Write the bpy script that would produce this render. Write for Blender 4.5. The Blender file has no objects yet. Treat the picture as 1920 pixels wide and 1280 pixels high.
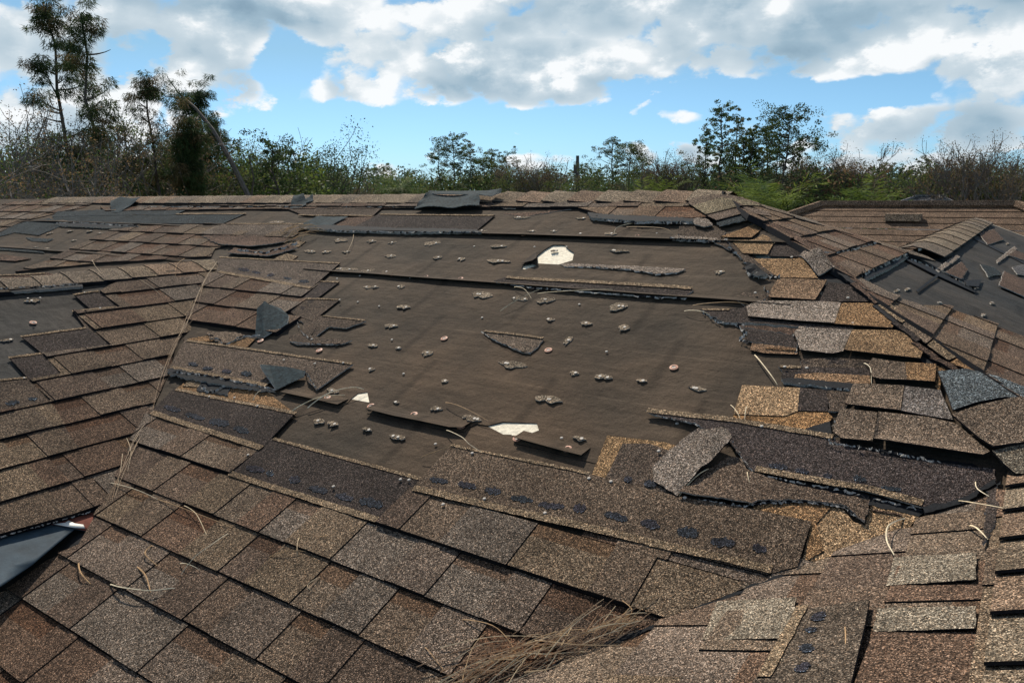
import bpy, math, random
from mathutils import Vector, Matrix, noise
from mathutils.geometry import delaunay_2d_cdt
R_ = random.Random(7)
rad = math.radians
scene = bpy.context.scene
COL = scene.collection

# ------------------------------------------------------------------ camera
HC = 5.2                                   # camera height above the ground, metres
FPX, HEAD, TILT, ROLL = 1407.5, .60649, .19514, -.00919
FW = Vector((-math.sin(HEAD)*math.cos(TILT), math.cos(HEAD)*math.cos(TILT), -math.sin(TILT)))
RT = Vector((math.cos(HEAD), math.sin(HEAD), 0)); UP = RT.cross(FW)
RT, UP = RT*math.cos(ROLL)+UP*math.sin(ROLL), -RT*math.sin(ROLL)+UP*math.cos(ROLL)
cam = bpy.data.objects.new('camera', bpy.data.cameras.new('camera')); COL.objects.link(cam)
cam.matrix_world = Matrix(((RT.x, UP.x, -FW.x, 0), (RT.y, UP.y, -FW.y, 0), (RT.z, UP.z, -FW.z, HC), (0, 0, 0, 1)))
cam.data.sensor_width = 36; cam.data.lens = FPX/1920*36
cam.data.clip_start = .05; cam.data.clip_end = 3000
scene.camera = cam
def ray(x, y): return (FW*FPX+RT*(x-960)+UP*(640-y)).normalized()

# ------------------------------------------------------------------ light
SUN_AZ, SUN_EL = -50, 48                   # degrees from north (+Y), clockwise; above the horizon
world = bpy.data.worlds.new('World'); scene.world = world; world.use_nodes = True
sun = bpy.data.objects.new('sun', bpy.data.lights.new('sun', 'SUN')); COL.objects.link(sun)
sd = Vector((math.sin(rad(SUN_AZ))*math.cos(rad(SUN_EL)), math.cos(rad(SUN_AZ))*math.cos(rad(SUN_EL)), math.sin(rad(SUN_EL))))
sun.rotation_euler = sd.to_track_quat('Z', 'Y').to_euler(); sun.location = (0, 0, 40)
sun.data.energy = 5.0; sun.data.angle = rad(.5); sun.data.color = (1, .92, .80)
scene.view_settings.view_transform = 'Standard'; scene.view_settings.look = 'None'
scene.view_settings.exposure = .12; scene.view_settings.gamma = 1
SKY_STRENGTH = .1; SKY_CUT = .0; SKY_SEED = .37
world.cycles.sampling_method = 'MANUAL'; world.cycles.sample_map_resolution = 256

def build_sky():
    nt = world.node_tree; nt.nodes.clear(); N = nt.nodes.new; L = nt.links.new
    out = N('ShaderNodeOutputWorld'); bg = N('ShaderNodeBackground'); L(bg.outputs[0], out.inputs[0])
    bg.inputs['Strength'].default_value = SKY_STRENGTH
    sky = N('ShaderNodeTexSky'); sky.sky_type = 'NISHITA'; sky.sun_disc = False
    sky.sun_elevation = rad(SUN_EL); sky.sun_rotation = rad(SUN_AZ); sky.air_density = 1.0; sky.dust_density = .6; sky.ozone_density = 2.0
    tc = N('ShaderNodeTexCoord'); nrm = N('ShaderNodeVectorMath'); nrm.operation = 'NORMALIZE'; L(tc.outputs['Generated'], nrm.inputs[0])
    sx = N('ShaderNodeSeparateXYZ'); L(nrm.outputs[0], sx.inputs[0])
    def M(op, a, b=None, c=None, clamp=False):
        n = N('ShaderNodeMath'); n.operation = op; n.use_clamp = clamp
        for i, v in enumerate((a, b, c)):
            if v is None: continue
            if isinstance(v, (int, float)): n.inputs[i].default_value = v
            else: L(v, n.inputs[i])
        return n.outputs[0]
    az = M('ARCTAN2', sx.outputs[0], sx.outputs[1]); el = M('ARCSINE', sx.outputs[2])
    base = None; gs = {}
    for (px, py, wx, wy, amp) in BLOBS:
        d = ray(px, py); a0 = math.atan2(d.x, d.y); e0 = math.asin(d.z); cv = N('ShaderNodeCombineXYZ')
        vm = N('ShaderNodeVectorMath'); vm.operation = 'MULTIPLY_ADD'; L(ae.outputs[0], vm.inputs[0]) if gs else None
        if not gs:
            ae = N('ShaderNodeCombineXYZ'); L(az, ae.inputs[0]); L(el, ae.inputs[1]); gs[0] = 1; L(ae.outputs[0], vm.inputs[0])
        vm.inputs[1].default_value = (1500/wx, 1500/wy, 0); vm.inputs[2].default_value = (-a0*1500/wx, -e0*1500/wy, 0)
        ln = N('ShaderNodeVectorMath'); ln.operation = 'LENGTH'; L(vm.outputs[0], ln.inputs[0])
        # smooth bump: amp at the centre, nothing beyond 1.8 half-widths
        mrr = N('ShaderNodeMapRange'); mrr.interpolation_type = 'SMOOTHSTEP'; L(ln.outputs['Value'], mrr.inputs[0])
        mrr.inputs[1].default_value = 0; mrr.inputs[2].default_value = 2.3; mrr.inputs[3].default_value = amp; mrr.inputs[4].default_value = 0
        g = mrr.outputs[0]
        base = (M('ADD', base, g) if amp < 0 else M('MAXIMUM', base, g)) if base is not None else g
    base = M('MAXIMUM', base, M('MINIMUM', M('MULTIPLY', M('MAXIMUM', M('SUBTRACT', el, .32), 0.0), 4.0), .45))
    def nz(vec, scale, det, rough):
        n = N('ShaderNodeTexNoise'); n.inputs['Scale'].default_value = scale; n.inputs['Detail'].default_value = det; n.inputs['Roughness'].default_value = rough
        L(vec, n.inputs['Vector']); return n.outputs['Fac']
    cb = N('ShaderNodeCombineXYZ'); L(az, cb.inputs[0]); L(M('MULTIPLY', el, 1.7), cb.inputs[1]); cb.inputs[2].default_value = SKY_SEED
    cu = N('ShaderNodeVectorMath'); cu.operation = 'ADD'; L(cb.outputs[0], cu.inputs[0]); cu.inputs[1].default_value = (-.012, .055, 0)
    n1 = nz(cb.outputs[0], 5.5, 7, .64); n1u = nz(cu.outputs[0], 5.5, 3, .58)
    vo = N('ShaderNodeTexVoronoi'); vo.feature = 'SMOOTH_F1'; vo.inputs['Scale'].default_value = 15; vo.inputs['Detail'].default_value = 1.5; vo.inputs['Roughness'].default_value = .6; vo.inputs['Smoothness'].default_value = .4
    wv = N('ShaderNodeVectorMath'); wv.operation = 'MULTIPLY_ADD'; L(n1.node.outputs['Color'], wv.inputs[0]); wv.inputs[1].default_value = (.16, .16, 0); L(cb.outputs[0], wv.inputs[2]); L(wv.outputs[0], vo.inputs['Vector'])
    pa = M('MULTIPLY', M('SUBTRACT', .40, vo.outputs['Distance']), 1.0)
    d0 = M('ADD', M('SUBTRACT', base, SKY_CUT), M('ADD', M('MULTIPLY', M('SUBTRACT', n1, .5), 1.9), pa))
    lit = M('MULTIPLY', M('SUBTRACT', n1, n1u), 2.6)
    mr = N('ShaderNodeMapRange'); mr.interpolation_type = 'SMOOTHSTEP'; L(d0, mr.inputs[0]); mr.inputs[1].default_value = -.06; mr.inputs[2].default_value = .26
    alpha = mr.outputs[0]
    shade = M('ADD', M('MULTIPLY', M('MINIMUM', d0, 1.3), -.40), M('ADD', M('MULTIPLY', lit, M('MINIMUM', M('ADD', M('MULTIPLY', d0, 1.1), .15), 1.15)), M('MULTIPLY', pa, .55)))
    shade = M('ADD', shade, 1.07, clamp=True)
    cr = N('ShaderNodeValToRGB'); L(shade, cr.inputs[0]); e = cr.color_ramp.elements
    e[0].position = .08; e[0].color = (.19, .30, .40, 1); e[1].position = .82; e[1].color = (.93, .95, .96, 1)
    k = e.new(.38); k.color = (.33, .46, .56, 1); k = e.new(.66); k.color = (.60, .69, .75, 1)
    sc = N('ShaderNodeVectorMath'); sc.operation = 'SCALE'; sc.inputs['Scale'].default_value = 9.6; L(cr.outputs[0], sc.inputs[0])
    gain = N('ShaderNodeVectorMath'); gain.operation = 'MULTIPLY'; L(sky.outputs[0], gain.inputs[0]); 
    hz = N('ShaderNodeMapRange'); L(el, hz.inputs[0]); hz.inputs[1].default_value = 0; hz.inputs[2].default_value = .17
    gm = N('ShaderNodeMix'); gm.data_type = 'RGBA'; L(hz.outputs[0], gm.inputs[0]); gm.inputs[6].default_value = (.54, .90, 1.45, 1); gm.inputs[7].default_value = (.56, .78, .86, 1); L(gm.outputs[2], gain.inputs[1])
    # no cloud below the horizon
    up = N('ShaderNodeMapRange'); L(el, up.inputs[0]); up.inputs[1].default_value = -.01; up.inputs[2].default_value = .01
    al = M('MULTIPLY', M('MULTIPLY', alpha, up.outputs[0]), .97)
    mx = N('ShaderNodeMix'); mx.data_type = 'RGBA'; L(al, mx.inputs[0]); L(gain.outputs[0], mx.inputs[6]); L(sc.outputs[0], mx.inputs[7])
    L(mx.outputs[2], bg.inputs['Color'])
BLOBS = [  # centre x, y, half-width, half-height (photo pixels -> angles), amount
    (250, 110, 300, 110, 1.05), (60, 210, 200, 120, .85), (430, 20, 330, 60, 1.1), (430, 150, 120, 50, .95), (640, 160, 100, 45, .9), (700, 90, 200, 80, .9),
    (1000, 135, 230, 60, 1.3), (1250, 110, 230, 50, 1.0), (1150, 10, 500, 70, 1.05), (1560, 100, 260, 50, 1.1), (1700, 30, 300, 60, 1.2), (1870, 135, 110, 45, 1.2), (1400, 60, 250, 70, .95), (860, 60, 120, 60, 1.0), (230, 60, 120, 60, 1.0),
    (1060, 238, 62, 15, .75), (1270, 213, 50, 13, .7), (1388, 185, 24, 11, .75), (1222, 247, 18, 8, .6), (1230, 188, 60, 12, .6),
    (1720, 245, 190, 42, .95), (1850, 235, 130, 50, .95), (1560, 235, 70, 34, .8), (1420, 240, 45, 26, .75), (480, 250, 80, 40, .8), (1270, 290, 150, 24, .7), (740, 318, 120, 18, .65), (1050, 305, 120, 18, .7), (1700, 300, 200, 22, .75),
    (545, 130, 38, 38, -.9), (540, 235, 70, 30, -.6), (820, 240, 260, 26, -1.0), (1500, 180, 220, 18, -1.0), (1250, 235, 160, 14, -.1)]
build_sky()

# ------------------------------------------------------------------ materials
def mat_new(name):
    m = bpy.data.materials.new(name); m.use_nodes = True
    return m, m.node_tree, m.node_tree.nodes['Principled BSDF']
def nd(nt, t, **k):
    n = nt.nodes.new(t)
    for a, b in k.items(): setattr(n, a, b)
    return n
def noise_node(nt, vec, scale, detail=3, rough=.55):
    n = nd(nt, 'ShaderNodeTexNoise'); n.inputs['Scale'].default_value = scale; n.inputs['Detail'].default_value = detail; n.inputs['Roughness'].default_value = rough
    nt.links.new(vec, n.inputs['Vector']); return n
def ramp(nt, fac, stops):
    r = nd(nt, 'ShaderNodeValToRGB'); nt.links.new(fac, r.inputs[0]); e = r.color_ramp.elements
    while len(e) < len(stops): e.new(.5)
    for i, (p, c) in enumerate(stops):
        e[i].position = p; e[i].color = (c, c, c, 1) if isinstance(c, (int, float)) else (*c, 1)
    return r.outputs[0]
def mulc(nt, a, b, mode='MULTIPLY', fac=1):
    m = nd(nt, 'ShaderNodeMix', data_type='RGBA', blend_type=mode); m.inputs[0].default_value = fac
    nt.links.new(a, m.inputs[6])
    if isinstance(b, tuple): m.inputs[7].default_value = (*b, 1)
    else: nt.links.new(b, m.inputs[7])
    return m.outputs[2]
def granule(name, scale=560, contrast=1., rough=.95):
    m, nt, p = mat_new(name); L = nt.links.new
    tc = nd(nt, 'ShaderNodeTexCoord'); at = nd(nt, 'ShaderNodeAttribute', attribute_name='Col')
    v = nd(nt, 'ShaderNodeTexVoronoi'); v.inputs['Scale'].default_value = scale; L(tc.outputs['Object'], v.inputs['Vector'])
    sp = nd(nt, 'ShaderNodeSeparateColor'); L(v.outputs['Color'], sp.inputs[0])
    g = ramp(nt, sp.outputs[0], [(0, .10), (.30, .28), (.60, .78), (.85, 1.35), (1, 3.5)])
    n0 = noise_node(nt, tc.outputs['Object'], 130, 3, .75); g2 = ramp(nt, n0.outputs[0], [(.33, .48), (.5, 1.), (.68, 1.65)])
    n1 = noise_node(nt, tc.outputs['Object'], 6, 7, .68); g3 = ramp(nt, n1.outputs[0], [(.3, .68), (.5, 1), (.72, 1.32)])
    tint = ramp(nt, sp.outputs[1], [(0, (1.12, .97, .86)), (.5, (1, 1, 1)), (1, (.97, 1.0, 1.03))])
    c = mulc(nt, mulc(nt, mulc(nt, mulc(nt, at.outputs['Color'], g), g2), g3), tint)
    L(c, p.inputs['Base Color']); p.inputs['Roughness'].default_value = rough; p.inputs['Specular IOR Level'].default_value = .12
    b = nd(nt, 'ShaderNodeBump'); b.inputs['Strength'].default_value = .7; b.inputs['Distance'].default_value = .0022
    L(v.outputs['Distance'], b.inputs['Height']); b.invert = True
    b2 = nd(nt, 'ShaderNodeBump'); b2.inputs['Strength'].default_value = .5; b2.inputs['Distance'].default_value = .006; L(n1.outputs[0], b2.inputs['Height']); L(b2.outputs[0], b.inputs['Normal'])
    L(b.outputs[0], p.inputs['Normal']); return m
def simple(name, col, rough=.7, ns=20, amp=.3, bump=.2, bd=.002, metal=0, attr=False, spec=.4):
    m, nt, p = mat_new(name); L = nt.links.new; tc = nd(nt, 'ShaderNodeTexCoord')
    n = noise_node(nt, tc.outputs['Object'], ns, 6, .65)
    r = ramp(nt, n.outputs[0], [(.28, 1-amp), (.5, 1.), (.72, 1+amp)])
    if attr:
        a = nd(nt, 'ShaderNodeAttribute', attribute_name='Col'); c = mulc(nt, a.outputs['Color'], r)
    else: c = mulc(nt, r, col)
    L(c, p.inputs['Base Color']); p.inputs['Roughness'].default_value = rough; p.inputs['Metallic'].default_value = metal; p.inputs['Specular IOR Level'].default_value = spec
    if bump:
        b = nd(nt, 'ShaderNodeBump'); b.inputs['Strength'].default_value = bump; b.inputs['Distance'].default_value = bd; L(n.outputs[0], b.inputs['Height']); L(b.outputs[0], p.inputs['Normal'])
    return m
def felt_mat():
    m, nt, p = mat_new('felt'); L = nt.links.new; tc = nd(nt, 'ShaderNodeTexCoord'); at = nd(nt, 'ShaderNodeAttribute', attribute_name='Col')
    n1 = noise_node(nt, tc.outputs['Object'], 2.2, 8, .68); r1 = ramp(nt, n1.outputs[0], [(.3, .62), (.5, 1.), (.7, 1.36)])
    mp = nd(nt, 'ShaderNodeMapping'); mp.inputs['Scale'].default_value = (5, 42, 42); L(tc.outputs['Object'], mp.inputs[0])
    n2 = noise_node(nt, mp.outputs[0], 1, 5, .7); r2 = ramp(nt, n2.outputs[0], [(.3, .74), (.5, 1), (.7, 1.24)])
    n3 = noise_node(nt, tc.outputs['Object'], 420, 2, .6); r3 = ramp(nt, n3.outputs[0], [(.35, .72), (.5, 1), (.66, 1.36)])
    n4 = noise_node(nt, tc.outputs['Object'], 1.1, 4, .6); t4 = ramp(nt, n4.outputs[0], [(.35, (.95, 1.0, 1.02)), (.65, (1.1, .98, .86))])
    # marks left by the joints of the lost shingles
    sx = nd(nt, 'ShaderNodeSeparateXYZ'); L(tc.outputs['Object'], sx.inputs[0])
    def mm(op, a, b):
        q = nd(nt, 'ShaderNodeMath', operation=op)
        for i, v in enumerate((a, b)):
            if isinstance(v, (int, float)): q.inputs[i].default_value = v
            else: L(v, q.inputs[i])
        return q.outputs[0]
    row = mm('FLOOR', mm('DIVIDE', sx.outputs[1], .265), 0); fr = mm('FRACT', mm('ADD', mm('DIVIDE', sx.outputs[0], .49), mm('MULTIPLY', row, .37)), 0)
    ln_ = ramp(nt, mm('ABSOLUTE', mm('SUBTRACT', fr, .5), 0), [(0, .66), (.022, .76), (.05, 1)])
    chalk = ramp(nt, mm('ABSOLUTE', mm('SUBTRACT', mm('FRACT', mm('DIVIDE', sx.outputs[1], .233), 0), .5), 0), [(0, 1.28), (.010, 1.16), (.022, 1)])
    c = mulc(nt, mulc(nt, mulc(nt, mulc(nt, mulc(nt, at.outputs['Color'], r1), r2), r3), t4), mulc(nt, ln_, chalk))
    L(c, p.inputs['Base Color']); p.inputs['Roughness'].default_value = .9; p.inputs['Specular IOR Level'].default_value = .1
    b = nd(nt, 'ShaderNodeBump'); b.inputs['Strength'].default_value = .35; b.inputs['Distance'].default_value = .004; L(n2.outputs[0], b.inputs['Height'])
    b2 = nd(nt, 'ShaderNodeBump'); b2.inputs['Strength'].default_value = .9; b2.inputs['Distance'].default_value = .035; L(n1.outputs[0], b2.inputs['Height']); L(b.outputs[0], b2.inputs['Normal'])
    L(b2.outputs[0], p.inputs['Normal']); return m
def leaf_mat(name, rough=.55):
    m, nt, p = mat_new(name); L = nt.links.new; at = nd(nt, 'ShaderNodeAttribute', attribute_name='Col')
    p.inputs['Roughness'].default_value = rough; L(at.outputs['Color'], p.inputs['Base Color']); p.inputs['Specular IOR Level'].default_value = .04
    t = nd(nt, 'ShaderNodeBsdfTranslucent'); L(at.outputs['Color'], t.inputs[0]); mx = nd(nt, 'ShaderNodeMixShader'); mx.inputs[0].default_value = .38
    o = nt.nodes['Material Output']; L(p.outputs[0], mx.inputs[1]); L(t.outputs[0], mx.inputs[2]); L(mx.outputs[0], o.inputs[0]); return m
MAT = dict(
    gran=granule('shingle_granules'), head=granule('headlap_granules', 560),
    edge=simple('asphalt_edge', (.012, .012, .014), .8, 200, .5, .5, .001, spec=.15),
    torn=simple('torn_fibreglass', (.34, .32, .29), .9, 260, .95, .6, .002, spec=.1),
    tar=simple('tar_and_shade', (.013, .014, .016), .8, 140, .6, .7, .0015, spec=.12),  # real tar pieces, and the black painted as shade in gaps
    back=simple('shingle_back', (.020, .033, .038), .85, 60, .75, 1., .003, spec=.15),
    felt=felt_mat(), ply=simple('plywood', (.74, .66, .51), .8, 70, .28, .8, .004),
    metal=simple('valley_metal', (.030, .050, .066), .7, 9, .6, .5, .006, 0, spec=.2), rust=simple('rusted_metal', (.15, .05, .035), .8, 24, .4, .3, .001, 0, spec=.1),
    nail=simple('galvanised_nail', (.46, .41, .35), .7, 200, .2, 0, 0, 0), cap=simple('faded_cap', (.52, .27, .18), .6, 90, .4, .3, .001),
    straw=simple('straw', (.52, .38, .22), .55, 40, .4, 0, attr=True), bark=simple('bark', (.09, .07, .055), .9, 12, .4, .6, .02, attr=True),
    leaf=leaf_mat('foliage'), wall=simple('stucco', (.55, .50, .42), .85, 30, .1, .3, .003), trim=simple('painted_trim', (.7, .68, .62), .6, 20, .05, 0),
    wood=simple('weathered_pole', (.12, .10, .09), .9, 8, .3, .4, .01), glass=simple('window_glass', (.03, .04, .05), .1, 5, .1, 0, spec=.6),
    grass=simple('grass', (.07, .10, .03), .9, 1.5, .45, .6, .05), far=granule('far_roof_granules', 160))

# ------------------------------------------------------------------ mesh helpers
class MB:
    def __init__(s): s.v, s.f, s.m, s.c, s.mats = [], [], [], [], []
    def mi(s, n):
        if n not in s.mats: s.mats.append(n)
        return s.mats.index(n)
    def face(s, pts, mat, col=(1, 1, 1)):
        i = len(s.v); s.v.extend(pts); s.f.append(tuple(range(i, i+len(pts)))); s.m.append(s.mi(mat)); s.c.append(col)
    def mesh(s, name, org=Vector((0, 0, 0))):
        me = bpy.data.meshes.new(name); me.from_pydata([tuple(Vector(p)-org) for p in s.v], [], s.f)
        for n in s.mats: me.materials.append(MAT[n])
        me.polygons.foreach_set('material_index', s.m)
        a = me.color_attributes.new('Col', 'FLOAT_COLOR', 'CORNER'); buf = []
        for f, c in zip(s.f, s.c): buf.extend((c[0], c[1], c[2], 1.)*len(f))
        a.data.foreach_set('color', buf); me.update(); return me
    def build(s, name, parent=None, label=None, cat=None, group=None, kind=None, smooth=False):
        org = Vector(parent.location) if parent else Vector((0, 0, 0))
        o = bpy.data.objects.new(name, s.mesh(name, org)); COL.objects.link(o)
        if parent: o.parent = parent
        if smooth:
            for p in o.data.polygons: p.use_smooth = True
        return tag(o, label, cat, group, kind)
def tag(o, label=None, cat=None, group=None, kind=None):
    for k, v in (('label', label), ('category', cat), ('group', group), ('kind', kind)):
        if v: o[k] = v
    return o
def empty(name, loc, label, cat, group=None):
    o = bpy.data.objects.new(name, None); o.location = loc; COL.objects.link(o); return tag(o, label, cat, group)
def tube(mb, pts, r0, r1, mat, col=(1, 1, 1), n=5, cap=False):
    rings = []; pts = [Vector(p) for p in pts]
    for i, p in enumerate(pts):
        d = (pts[min(i+1, len(pts)-1)]-pts[max(i-1, 0)])
        d = d.normalized() if d.length > 1e-9 else Vector((0, 0, 1))
        a = d.cross(Vector((0, 0, 1)) if abs(d.z) < .9 else Vector((1, 0, 0))).normalized(); b = d.cross(a)
        r = r0+(r1-r0)*i/max(1, len(pts)-1); base = len(mb.v)
        for k in range(n):
            t = 2*math.pi*k/n; mb.v.append(p+a*(r*math.cos(t))+b*(r*math.sin(t)))
        rings.append(base)
    mi = mb.mi(mat)
    for i in range(len(rings)-1):
        for k in range(n):
            k2 = (k+1) % n; mb.f.append((rings[i]+k, rings[i]+k2, rings[i+1]+k2, rings[i+1]+k)); mb.m.append(mi); mb.c.append(col)
    if cap: mb.f.append(tuple(rings[-1]+k for k in range(n))); mb.m.append(mi); mb.c.append(col)
def box(mb, lo, hi, mat, col=(1, 1, 1)):
    x0, y0, z0 = lo; x1, y1, z1 = hi
    P = [Vector(p) for p in ((x0, y0, z0), (x1, y0, z0), (x1, y1, z0), (x0, y1, z0), (x0, y0, z1), (x1, y0, z1), (x1, y1, z1), (x0, y1, z1))]
    for q in ((0, 3, 2, 1), (4, 5, 6, 7), (0, 1, 5, 4), (1, 2, 6, 5), (2, 3, 7, 6), (3, 0, 4, 7)): mb.face([P[i] for i in q], mat, col)

# ------------------------------------------------------------------ roof planes (pitch 5 in 12)
S = 1.4; PM = 5/12; CT = 1/math.sqrt(1+PM*PM); ST = PM*CT
class Plane:
    """point (u, v, h): u along the courses, v up the slope, h off the surface"""
    def __init__(s, O, U, V): s.O, s.U, s.V = Vector(O)+Vector((0, 0, HC)), Vector(U), Vector(V); s.N = s.U.cross(s.V); s.N = s.N if s.N.z > 0 else -s.N
    def P(s, u, v, h=0): return s.O+s.U*u+s.V*v+s.N*h
    def px(s, x, y):
        r = ray(x, y); c = Vector((0, 0, HC)); t = (s.O-c).dot(s.N)/r.dot(s.N); q = c+r*t-s.O
        return (q.dot(s.U), q.dot(s.V))
    def poly(s, pts): return [s.px(*p) for p in pts]
PMn = Plane((0, 0, -1.4), (1, 0, 0), (0, CT, ST))            # main slope, falls south
PL = Plane((0, 0, -1.913), (0, 1, 0), (-CT, 0, ST))          # west wing, falls east
PLW = Plane((-3.73*2, 0, -1.913), (0, 1, 0), (CT, 0, ST))    # west wing, falls west
PR = Plane((0, 0, -.5046), (0, 1, 0), (-CT, 0, ST))          # east hip and wing, falls east
PW = Plane((0, 0, -.6358), (0, 1, 0), (CT, 0, ST))           # east wing, falls west
PN = Plane((0, 3.325, -.0146), (1, 0, 0), (0, -CT, ST))      # main slope, falls north
E = .0948*S/CT                                               # course exposure along the slope
def clip(poly, u0, u1, v0, v1):
    def half(pl, ins, cut):
        o = []
        for i in range(len(pl)):
            a, b = pl[i-1], pl[i]; ia, ib = ins(a), ins(b)
            if ib:
                if not ia: o.append(cut(a, b))
                o.append(b)
            elif ia: o.append(cut(a, b))
        return o
    def lerp(a, b, t): return (a[0]+(b[0]-a[0])*t, a[1]+(b[1]-a[1])*t)
    for ax, lim, sg in ((0, u0, 1), (0, u1, -1), (1, v0, 1), (1, v1, -1)):
        if not poly: return []
        poly = half(poly, lambda p: (p[ax]-lim)*sg >= 0, lambda a, b: lerp(a, b, (lim-a[ax])/(b[ax]-a[ax])))
    o = []
    for p in poly:
        if not o or math.hypot(p[0]-o[-1][0], p[1]-o[-1][1]) > 1e-4: o.append(p)
    if len(o) > 2 and math.hypot(o[0][0]-o[-1][0], o[0][1]-o[-1][1]) < 1e-4: o.pop()
    return o if len(o) > 2 and abs(area(o)) > 2e-5 else []
def area(p): return sum(p[i-1][0]*p[i][1]-p[i][0]*p[i-1][1] for i in range(len(p)))/2
def inside(p, poly):
    c = False
    for i in range(len(poly)):
        a, b = poly[i-1], poly[i]
        if (a[1] > p[1]) != (b[1] > p[1]) and p[0] < (b[0]-a[0])*(p[1]-a[1])/(b[1]-a[1])+a[0]: c = not c
    return c
def ccw(p): return p if area(p) > 0 else p[::-1]
def slab(mb, pl, poly, hf, bottom, mat, side, col, sidecol=(1, 1, 1)):
    poly = ccw(poly)
    if pl.U.cross(pl.V).dot(pl.N) < 0: poly = poly[::-1]
    mb.face([pl.P(u, v, hf(u, v)) for u, v in poly], mat, col)
    for i in range(len(poly)):
        a, b = poly[i-1], poly[i]
        mb.face([pl.P(*a, bottom), pl.P(*b, bottom), pl.P(*b, hf(*b)), pl.P(*a, hf(*a))], side, sidecol)
def rag(poly, amp, step, rng, keep=()):
    o = []
    for i in range(len(poly)):
        a, b = poly[i], poly[(i+1) % len(poly)]; o.append(a)
        if i in keep: continue
        d = math.hypot(b[0]-a[0], b[1]-a[1]); n = int(d/step)
        nx, ny = (-(b[1]-a[1])/d, (b[0]-a[0])/d) if d > 0 else (0, 0)
        for k in range(1, n):
            t = (k+rng.uniform(-.3, .3))/n; j = rng.gauss(0, amp); o.append((a[0]+(b[0]-a[0])*t+nx*j, a[1]+(b[1]-a[1])*t+ny*j))
    return o
def sheet(mb, pl, poly, hf, th, mat, side, col, grid=.04, holes=(), colf=None, back=None):
    """curved thin piece: tessellated outline plus inner points, with an underside and torn sides"""
    poly = ccw(poly); pts = [Vector(p) for p in poly]; n = len(pts); edges = [(i, (i+1) % n) for i in range(n)]
    for h in holes:
        h = ccw(h); b = len(pts); pts += [Vector(p) for p in h]; edges += [(b+i, b+(i+1) % len(h)) for i in range(len(h))]
    us = [p[0] for p in poly]; vs = [p[1] for p in poly]
    u = min(us)+grid*.5
    while u < max(us):
        v = min(vs)+grid*.5
        while v < max(vs):
            q = (u+R_.uniform(-.2, .2)*grid, v+R_.uniform(-.2, .2)*grid)
            if inside(q, poly): pts.append(Vector(q))
            v += grid
        u += grid
    vo, eo, fo, *_ = delaunay_2d_cdt(pts, edges, [], 0, 1e-5)
    flip = pl.U.cross(pl.V).dot(pl.N) < 0
    top = [pl.P(p[0], p[1], hf(p[0], p[1])) for p in vo]; bot = [q-pl.N*th for q in top]
    b0 = len(mb.v); mb.v += top; b1 = len(mb.v); mb.v += bot; mt = mb.mi(mat); mbk = mb.mi(back or side); cnt = {}
    for f in fo:
        if len(f) != 3: continue
        a, b, c = (vo[i] for i in f)
        ce = ((a[0]+b[0]+c[0])/3, (a[1]+b[1]+c[1])/3)
        if not inside(ce, poly) or any(inside(ce, h) for h in holes): continue
        if ((b[0]-a[0])*(c[1]-a[1])-(b[1]-a[1])*(c[0]-a[0]) < 0): f = f[::-1]
        if flip: f = f[::-1]
        mb.f.append(tuple(b0+i for i in f)); mb.m.append(mt); mb.c.append(colf(*ce) if colf else col)
        mb.f.append(tuple(b1+i for i in f[::-1])); mb.m.append(mbk); mb.c.append((.05, .05, .05))
        for i in range(3):
            e = (f[i], f[(i+1) % 3]); cnt[e] = 1
    sm = mb.mi(side)
    for (i, j) in list(cnt):
        if (j, i) not in cnt:
            mb.f.append((b0+i, b1+i, b1+j, b0+j)); mb.m.append(sm); mb.c.append((1, 1, 1))

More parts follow.
